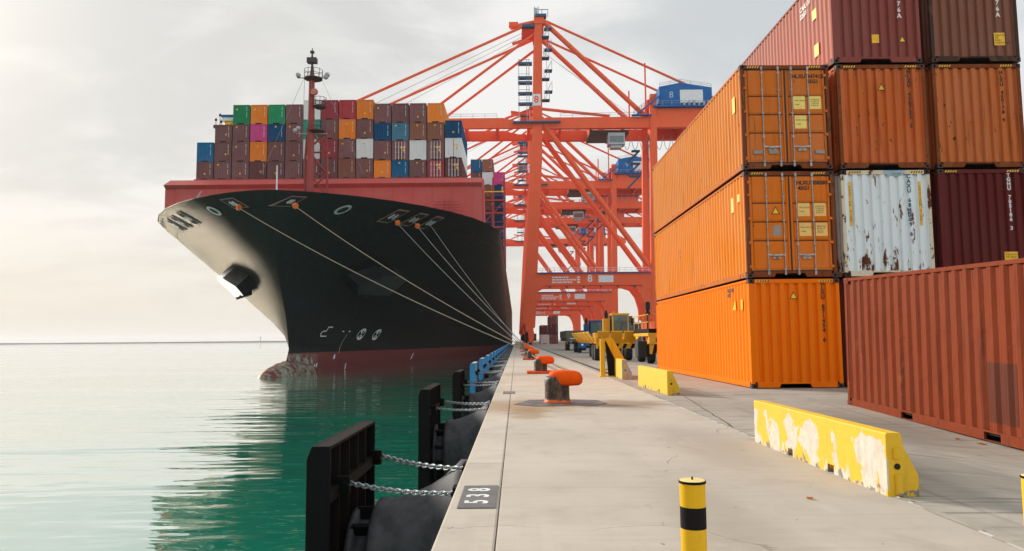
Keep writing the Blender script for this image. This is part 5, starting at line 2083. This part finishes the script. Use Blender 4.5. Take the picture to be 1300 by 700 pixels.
def barrier(label, x, y, rz, L, H, mat, end_mat=None, z=0.0, notches=()):
    """low half-profile concrete barrier; local y runs along it, local x=0 is the upright face"""
    t = thing('concrete_barrier', label, 'barrier', (x, y, z), rz, 'yellow concrete barriers along the quay')
    tw, bw = 0.135 * H / 0.52, 0.262 * H / 0.52
    def prof(zb):
        pr = [(0.0, zb), (0.004, H - 0.012), (0.014, H), (tw - 0.01, H), (tw, H - 0.012), (tw + 0.01, H * 0.80), (bw - 0.01, H * 0.37), (bw, H * 0.33), (bw, zb)]
        return pr
    cuts = [0.0]
    for nc in notches:
        cuts += [nc - 0.07, nc + 0.07]
    cuts.append(L)
    mb = MB()
    nrm = 9
    rings = []
    for i in range(len(cuts) - 1):
        zb = 0.085 if i % 2 else 0.0
        for yv in (cuts[i], cuts[i + 1]):
            rings.append([(px, yv, pz) for px, pz in prof(zb)])
    mb.loft(rings)
    body = mb.build('body', mat, t, bevel=0.01)
    # end key: groove with raised half round and lifting hole
    mb = MB()
    mb.lathe([(0.028, 0.0), (0.028, H * 0.16)], (tw * 0.62, -0.004, H * 0.60), n=10)
    mb.lathe([(0.032, 0.0), (0.032, H * 0.33)], (tw * 0.70, -0.004, 0.01), n=10)
    mb.build('end_key', mat, t)
    mb = MB()
    mb.lathe([(0.026, -0.006), (0.026, 0.004)], (tw * 0.66, -0.002, H * 0.47), axis='Y', n=12)
    mb.build('lifting_hole', M['black'], t)
    if end_mat:
        mb = MB()
        mb.prism([(px * 0.98 + 0.002, pz * 0.985 + 0.003) for px, pz in prof(0.0)], 'Y', -0.006, 0.002)
        mb.build('bare_end', end_mat, t)
    return t


def quay_furniture():
    barrier('low yellow concrete barrier with large peeled white patches, nearest of the barriers', 3.125, 6.35, R(0.6), 3.36, 0.53, M['barrier_scraped'], notches=(1.1, 2.15))
    barrier('plain yellow concrete barrier in front of the orange stack', 3.56, 17.55, R(1.5), 3.6, 0.57, M['barrier'], notches=(0.9, 2.6))
    barrier('short yellow barrier with bare grey end beside the rail stop', 3.47, 24.4, R(-0.5), 3.0, 0.65, M['barrier'], end_mat=M['concrete_end'])
    # crane rail end stop: post, gusset and raked strut
    t = thing('rail_end_stop', 'yellow and black crane rail end stop with raked strut', 'rail stop', (3.3, 26.4, 0))
    mb = MB(); mb.box(-0.30, -0.14, 0.0, 0.22, 0.0, 1.34); mb.build('post', M['yellow'], t, bevel=0.01)
    mb = MB()
    mb.prism([(-0.13, 1.36), (0.14, 1.36), (0.60, 0.52), (0.60, 0.02), (0.30, 0.02)], 'Y', -0.06, -0.02)
    mb.build('strut_plate', M['yellow'], t)
    mb = MB()
    mb.prism([(-0.14, 1.25), (-0.10, 1.25), (0.28, 0.45), (0.30, 0.03), (-0.04, 0.03)], 'Y', -0.085, -0.065)
    mb.build('black_web', M['bollard_black'], t)
    mb = MB(); mb.box(-0.36, 0.6, -0.25, 0.7, 0.004, 0.03); mb.build('base', M['yellow'], t)
    mb = MB()
    for z in (0.22, 0.62):
        mb.box(-0.14, 0.0, 0.02, 0.2, z, z + 0.05)
    mb.split('rung', M['yellow'], t)
    # marker posts in the foreground
    def post(label, x, y, band):
        t = thing('marker_post', label, 'post', (x, y, 0), 0, 'yellow steel posts in the foreground')
        mb = MB(); mb.lathe([(0.066, 0), (0.066, 0.594)], (0, 0, 0), n=40); mb.smooth = False
        mb.build('tube', M['yellow'], t)
        mb = MB(); mb.lathe([(0.070, 0.594), (0.071, 0.600), (0.070, 0.606)], (0, 0, 0), n=40); mb.build('rim', M['steel_black'], t)
        mb = MB(); mb.lathe([(0.067, 0.6065), (0.062, 0.609), (0.03, 0.610), (0.001, 0.610)], (0, 0, 0), n=40); cp = mb.build('cap', M['yellow_cap'], t)
        mb = MB(); mb.lathe([(0.005, 0.609), (0.005, 0.624)], (0.0, 0, 0), n=8); mb.build('bolt', M['steel_rust'], cp)
        if band:
            mb = MB(); mb.lathe([(0.0668, 0.365), (0.0668, 0.475)], (0, 0, 0), n=40, cap=False); mb.build('black_band', M['bollard_black'], t)
    post('yellow steel post with one black band at the bottom of the photo', 0.915, 3.93, True)
    post('plain yellow post cut by the right edge of the photo', 2.745, 3.98, False)
    # berth number plates set in the edge strip
    def number(label, x0, x1, y0, y1, s):
        t = thing('berth_plate', label, 'number plate', ((x0 + x1) / 2, (y0 + y1) / 2, 0.003), 0, 'berth numbers on the quay edge')
        hx, hy = (x1 - x0) / 2, (y1 - y0) / 2
        mb = MB(); mb.box(-hx, hx, -hy, hy, -0.002, 0.004); mb.build('plate', plain('berth_grey', (0.13, 0.122, 0.12), 0.7), t)
        if s:
            for ch, yy, sz in zip(s, (-0.24, 0.0, 0.25), (1, 1, 1)):
                text(ch, 0.27, M['ink_w'], t, (0.085, yy, 0.0055), (0, 0, math.pi / 2), align='CENTER', bold=0.006, ext=0.0008, name='digit').location.x = 0.0
        else:
            mb = MB()
            for yy in (-0.24, 0.0, 0.24):
                mb.box(-0.1, 0.1, yy - 0.07, yy + 0.05, 0.004, 0.006)
            mb.build('worn_digits', M['grey_plate'], t)
    number('grey berth plate reading 538 on the quay edge', -0.49, -0.18, 6.02, 6.92, '538')
    number('smaller looking grey plate farther along the quay edge', -0.35, -0.05, 18.4, 19.2, '')
    # small scraps
    rnd = random.Random(8)
    for lab, (x, y, z), s in (('small orange scrap on the concrete before the scraped barrier', (2.46, 6.27, 0.004), 0.024),
                              ('orange scraps of packing beside the red container', (6.55, 10.6, yard_z(6.55, 10.6) + 0.006), 0.035),
                              ('pale orange scrap beside the forklift pocket of the red container', (6.5, 11.0, yard_z(6.5, 11.0) + 0.006), 0.028)):
        mb = MB()
        for k in range(3):
            dx, dy = rnd.uniform(-1.4, 1.4) * s, rnd.uniform(-1.4, 1.4) * s
            mb.prism([(dx - s, dy), (dx - 0.2 * s, dy - 0.5 * s), (dx + s, dy + 0.1 * s), (dx + 0.3 * s, dy + 0.6 * s)], 'Z', 0.004 * k, 0.008 + 0.006 * k)
        o = mb.build('packing_scrap', M['leaf'])
        o.location = (x, y, z)
        tag(o, lab, 'scrap', 'orange scraps on the ground')


quay_furniture()


# ================================================================== VEHICLES
def wheel(parent, x, y, r, w):
    mb = MB()
    mb.lathe([(r * 0.55, -w / 2), (r * 0.92, -w / 2), (r, -w * 0.3), (r, w * 0.3), (r * 0.92, w / 2), (r * 0.55, w / 2)], (x, y, r), axis='X', n=20)
    mb.smooth = False
    wh = mb.build('wheel', M['tyre'], parent)
    mb = MB()
    mb.lathe([(r * 0.56, -w * 0.42), (r * 0.35, -w * 0.25), (r * 0.2, -w * 0.45), (r * 0.2, w * 0.45), (r * 0.35, w * 0.25), (r * 0.56, w * 0.42)], (x, y, r), axis='X', n=14)
    mb.build('rim', M['rim'], wh)


def tractor(label, loc, rz, body, low, cab_x):
    t = thing('terminal_tractor', label, 'tractor', loc, rz, 'terminal tractors on the quay')
    mb = MB()
    mb.box(-0.45, 0.45, 0.2, 5.4, 0.65, 1.0)
    mb.box(-1.15, 1.15, 0.25, 2.3, 0.95, 1.25)
    mb.build('chassis', low, t, bevel=0.02)
    mb = MB()
    mb.box(-1.2, 1.2, 0.0, 0.35, 0.45, 1.0)
    mb.prism([(-1.2, 1.0), (1.2, 1.0), (1.15, 1.55), (-1.15, 1.55)], 'Y', 0.05, 0.4)
    mb.box(-1.2, -0.35, 0.4, 2.2, 1.25, 1.75)
    mb.build('hood', body, t, bevel=0.03)
    x0, x1 = cab_x, cab_x + 1.15
    z0, z1 = 1.5, 2.95
    mb = MB()
    mb.box(x0, x1, 0.35, 1.9, 1.25, 1.72)
    for x in (x0, x1 - 0.09):
        for y in (0.35, 1.81):
            mb.box(x, x + 0.09, y, y + 0.09, 1.72, z1)
    mb.box(x0 - 0.04, x1 + 0.04, 0.28, 1.96, z1, z1 + 0.14)
    cab = mb.build('cab', body, t, bevel=0.02)
    mb = MB()
    mb.box(x0 + 0.09, x1 - 0.09, 0.37, 0.40, 1.72, z1)
    mb.build('windscreen', M['glass'], cab)
    mb = MB()
    mb.box(x0 + 0.02, x0 + 0.05, 0.45, 1.8, 1.72, z1)
    mb.box(x1 - 0.05, x1 - 0.02, 0.45, 1.8, 1.72, z1)
    mb.box(x0 + 0.09, x1 - 0.09, 1.84, 1.87, 1.72, z1)
    mb.build('side_window', M['glass'], cab)
    mb = MB()
    mb.tube([(x0 + 0.55, 0.33, 1.8), (x0 + 0.75, 0.32, 2.5)], 0.015, 4)
    mb.build('wiper', M['tyre'], cab)
    mb = MB()
    mb.box(x0 - 0.55, x0 - 0.12, 0.9, 1.5, 1.6, 2.75)
    mb.build('air_intake', body, t, bevel=0.02)
    mb = MB()
    mb.tube([(x0 - 0.25, 1.7, 1.6), (x0 - 0.25, 1.7, 3.35)], 0.08, 10)
    mb.lathe([(0.13, 0), (0.13, 0.5)], (x0 - 0.25, 1.7, 2.7), n=10)
    mb.build('exhaust_stack', M['tyre'], t)
    mb = MB()
    mb.tube([(x1, 0.3, 2.5), (x1 + 0.22, 0.2, 2.5)], 0.02, 5)
    mb.box(x1 + 0.12, x1 + 0.32, 0.16, 0.22, 2.25, 2.75)
    mb.build('mirror', M['tyre'], t)
    mb = MB()
    mb.lathe([(0.07, 0), (0.06, 0.18)], (x0 + 0.2, 1.0, z1 + 0.14), n=10)
    mb.build('beacon', M['rat_orange'], cab)
    for x in (-0.85, 0.85):
        mb = MB()
        mb.lathe([(0.11, -0.03), (0.11, 0.01)], (x, 0.0, 0.78), axis='Y', n=12)
        mb.build('headlight', M['crane_w'], t)
    mb = MB()
    mb.box(-0.5, 0.5, -0.03, 0.0, 0.5, 0.68)
    mb.build('bumper', M['bollard_black'], t)
    for x in (-1.0, 1.0):
        wheel(t, x, 1.15, 0.5, 0.34)
        wheel(t, x, 4.4, 0.5, 0.42)
        mb = MB()
        mb.box(x - 0.28, x + 0.28, 0.45, 1.9, 1.05, 1.24)
        mb.box(x - 0.28, x + 0.28, 3.7, 5.1, 1.05, 1.12)
        mb.build('mudguard', M['tyre'], t)
    return t


def trailer(label, loc, rz, mat, flaps, L=12.5, box=None):
    t = thing('container_trailer', label, 'trailer', loc, rz, 'container trailers on the quay')
    mb = MB()
    for x in (-0.95, 0.95):
        mb.box(x - 0.12, x + 0.12, 0, L, 1.05, 1.4)
    for k in range(6):
        y = 0.1 + k * (L - 0.4) / 5
        mb.box(-1.2, 1.2, y, y + 0.22, 1.08, 1.36)
    mb.build('bed_frame', mat, t)
    if flaps:
        for x in (-1.2, 1.2):
            s = 1 if x > 0 else -1
            for k in range(6):
                y = 0.3 + k * (L - 2.0) / 5
                mb = MB()
                mb.prism([(x, 1.15), (x + s * 0.05, 1.15), (x + s * 0.46, 1.72), (x + s * 0.40, 1.78)], 'Y', y, y + 1.5)
                mb.prism([(x, 1.15), (x + s * 0.4, 1.7), (x + s * 0.1, 1.15)], 'Y', y + 0.1, y + 0.16)
                mb.prism([(x, 1.15), (x + s * 0.4, 1.7), (x + s * 0.1, 1.15)], 'Y', y + 1.3, y + 1.36)
                mb.build('guide_flap', mat, t)
        for x in (-0.8, 0.0, 0.8):
            mb = MB()
            mb.prism([(-0.05, 1.25), (-0.40, 1.75), (-0.34, 1.80), (0.05, 1.25)], 'X', x - 0.34, x + 0.34)
            mb.build('guide_flap', mat, t)
    if box:
        mb = MB()
        mb.box(-1.25, 1.25, 0, L, 1.4, 2.3)
        mb.build('load_bed', box, t, bevel=0.03)
    mb = MB()
    mb.box(-1.2, 1.2, -0.08, 0.0, 0.75, 1.05)
    bp = mb.build('bumper', mat, t)
    mb = MB()
    for k in range(5):
        x = -1.1 + k * 0.48
        mb.prism([(x, 0.76), (x + 0.2, 0.76), (x + 0.32, 1.04), (x + 0.12, 1.04)], 'Y', -0.086, -0.079)
    mb.split('hazard_stripe', M['bollard_black'], bp)
    for y in (1.6, 2.9):
        for x in (-0.95, 0.95):
            wheel(t, x, y, 0.5, 0.4)
    return t


def build_vehicles():
    tractor('yellow terminal tractor with glazed cab facing us beside the orange stack', (6.66, 50.6, 0), R(0), M['truck_y'], M['truck_r'], -0.02)
    trailer('yellow trailer with slanted container guides in front of the yellow tractor', (5.95, 44.0, 0), R(0), M['truck_y'], True, 13.5)
    tractor('blue terminal tractor standing behind the yellow trailer', (7.05, 69.5, 0), R(1), M['truck_b'], M['truck_r'], 0.0)
    trailer('grey green trailer with box bed farthest down the lane', (6.95, 84.5, 0), R(0), M['truck_g'], False, 12.0, M['truck_g'])
    # railed yellow service truck, its striped rear partly behind the orange stack
    t = thing('service_truck', 'yellow truck with black striped bumper and railed deck, half hidden by the orange stack', 'truck', (8.25, 38.6, 0), R(0))
    mb = MB()
    mb.box(-1.3, 1.3, 0.0, 0.3, 1.05, 1.45)
    mb.box(-1.35, 1.35, 0.0, 5.2, 1.45, 1.62)
    mb.box(-0.5, 0.5, 0.3, 5.2, 0.8, 1.42)
    mb.build('body', M['truck_y'], t, bevel=0.02)
    mb = MB()
    mb.prism([(0.02, 0.52), (0.30, 0.52), (0.30, 1.04), (0.10, 1.04)], 'X', -1.25, 1.25)
    bp = mb.build('bumper', M['truck_y'], t)
    mb = MB()
    for k in range(5):
        x = -1.15 + 0.46 * k
        vs = [(x, 0.013, 0.53), (x + 0.2, 0.013, 0.53), (x + 0.34, 0.088, 1.03), (x + 0.14, 0.088, 1.03)]
        mb.add(vs + [(a, b - 0.008, c) for a, b, c in vs], [(0, 1, 2, 3), (4, 7, 6, 5), (0, 4, 5, 1), (1, 5, 6, 2), (2, 6, 7, 3), (3, 7, 4, 0)])
    mb.split('hazard_stripe', M['bollard_black'], bp)
    mb = MB()
    mb.box(-0.95, -0.25, -0.02, 0.0, 1.15, 1.36)
    mb.build('name_plate', M['ink'], t)
    mb = MB()
    mb.box(-1.3, 1.3, 0.1, 5.0, 1.62, 1.85)
    mb.build('deck_edge', M['steel_rust'], t)
    mb = MB()
    for (a, b) in (((-1.3, 0.1), (-1.3, 4.8)), ((-1.3, 0.1), (1.3, 0.1))):
        for k in range(4):
            x = a[0] + (b[0] - a[0]) * k / 3
            y = a[1] + (b[1] - a[1]) * k / 3
            mb.tube([(x, y, 1.85), (x, y, 2.55)], 0.03, 6)
        mb.tube([(a[0], a[1], 2.2), (b[0], b[1], 2.2)], 0.025, 6)
    mb.tube([(-1.3, 1.0, 2.75), (-0.4, 0.1, 2.5), (1.3, 0.1, 2.5)], 0.03, 6)
    mb.tube([(-1.3, 0.1, 2.6), (-1.3, 4.8, 2.6)], 0.03, 6)
    mb.build('deck_rail', M['truck_y'], t)
    mb = MB()
    mb.tube([(-1.22, 0.7, 1.62), (-1.22, 0.7, 3.3)], 0.07, 8)
    mb.lathe([(0.14, 0), (0.14, 0.42)], (-1.22, 0.7, 2.85), n=10)
    mb.lathe([(0.13, 0), (0.13, 0.2)], (-1.22, 0.7, 2.58), n=10)
    mb.build('exhaust_stack', M['tyre'], t)
    for y in (1.1, 3.9):
        for x in (-1.05, 1.05):
            wheel(t, x, y, 0.52, 0.4)
    mb = MB()
    mb.box(-1.85, -1.35, 0.3, 1.3, 0.35, 1.2)
    mb.build('fuel_tank', M['tyre'], t, bevel=0.05)
    # five boxes stacked under the first crane
    spots = [(6.75, 0.0, 'dk_white', 'pale grey container at the foot of the far stack under crane 8'),
             (6.75, 2.62, 'dk_dark', 'dark maroon container on top of the pale grey one under crane 8'),
             (9.25, 0.0, 'dk_maroon', 'maroon container at the foot of the taller far column under crane 8'),
             (9.25, 2.62, 'dk_dark', 'maroon container in the middle of the taller far column under crane 8'),
             (9.25, 5.24, 'dk_maroon', 'maroon container topping the taller far column under crane 8')]
    for x, z, m, lab in spots:
        c = 'white' if 'white' in m else ('dark' if 'dark' in m else 'maroon')
        o = link('yard_container', deck_mesh(c, 2.591, False, 1))
        o.location = (x, 206, z + 0.006)
        tag(o, lab, 'container', 'containers stacked under the cranes')
    # distant yard stacks seen beneath the portals
    rnd = random.Random(21)
    k = 0
    names = ['nearest', 'second', 'third', 'fourth', 'fifth', 'sixth']
    for i, (x, y, n) in enumerate(((45, 300, 4), (49, 302, 3), (53, 300, 4), (58, 305, 5), (64, 300, 4))):
        for j in range(n):
            c = ('crimson', 'maroon', 'pale blue', 'maroon', 'navy')[(i * 2 + j) % 5]
            o = link('yard_container', deck_mesh(c, 2.591, False, 1))
            o.location = (x, y, j * 2.62 + 0.006)
            tag(o, 'tiny far %s yard container, %s tier, %s column under the portals' % (c, ORD[j], ORD[i]), 'container', 'far yard containers under the portals')


build_vehicles()


def build_haze():
    """thin harbour haze: one closed box round everything"""
    mb = MB()
    mb.box(-9100, 9100, -400, 12100, -10.5, 96)
    m, t = new_mat('harbour_haze')
    v = t.node('ShaderNodeVolumePrincipled')
    v.inputs['Color'].default_value = (0.93, 0.94, 0.95, 1)
    v.inputs['Density'].default_value = 0.00010
    v.inputs['Anisotropy'].default_value = 0.2
    o = t.node('ShaderNodeOutputMaterial')
    t.t.links.new(v.outputs[0], o.inputs['Volume'])
    tag(mb.build('haze', m), kind='stuff')


build_haze()


def lettering_to_meshes():
    """lettering becomes plain meshes, shared where the words are the same"""
    bpy.context.view_layer.update()
    dg = bpy.context.evaluated_depsgraph_get()
    done = {}
    for o in [q for q in bpy.data.objects if q.type == 'FONT']:
        key = o.data.name
        if key not in done:
            me = bpy.data.meshes.new_from_object(o.evaluated_get(dg))
            me.name = 'lettering'
            done[key] = me
        n = bpy.data.objects.new(o.name.split('.')[0] + '_', done[key])
        col.objects.link(n)
        n.parent = o.parent
        n.location, n.rotation_euler, n.scale = o.location, o.rotation_euler, o.scale
        base = o.name.split('.')[0]
        bpy.data.objects.remove(o)
        n.name = base


lettering_to_meshes()

for o_ in bpy.data.objects:
    if o_.parent is not None and o_.name.split('.')[0] in ('handrail', 'ladder', 'hoist_rope', 'festoon_cable', 'small_print', 'weld_seam', 'pipe_rack', 'guard_rail', 'mast_bracing',
                                                           'stay_wire', 'height_marking', 'gasket', 'antenna', 'paving_joint', 'joint_filler', 'deck_rail', 'stair_post', 'mortar_strip', 'worn_digits', 'serial_number', 'lettering'):
        o_['kind'] = 'stuff'
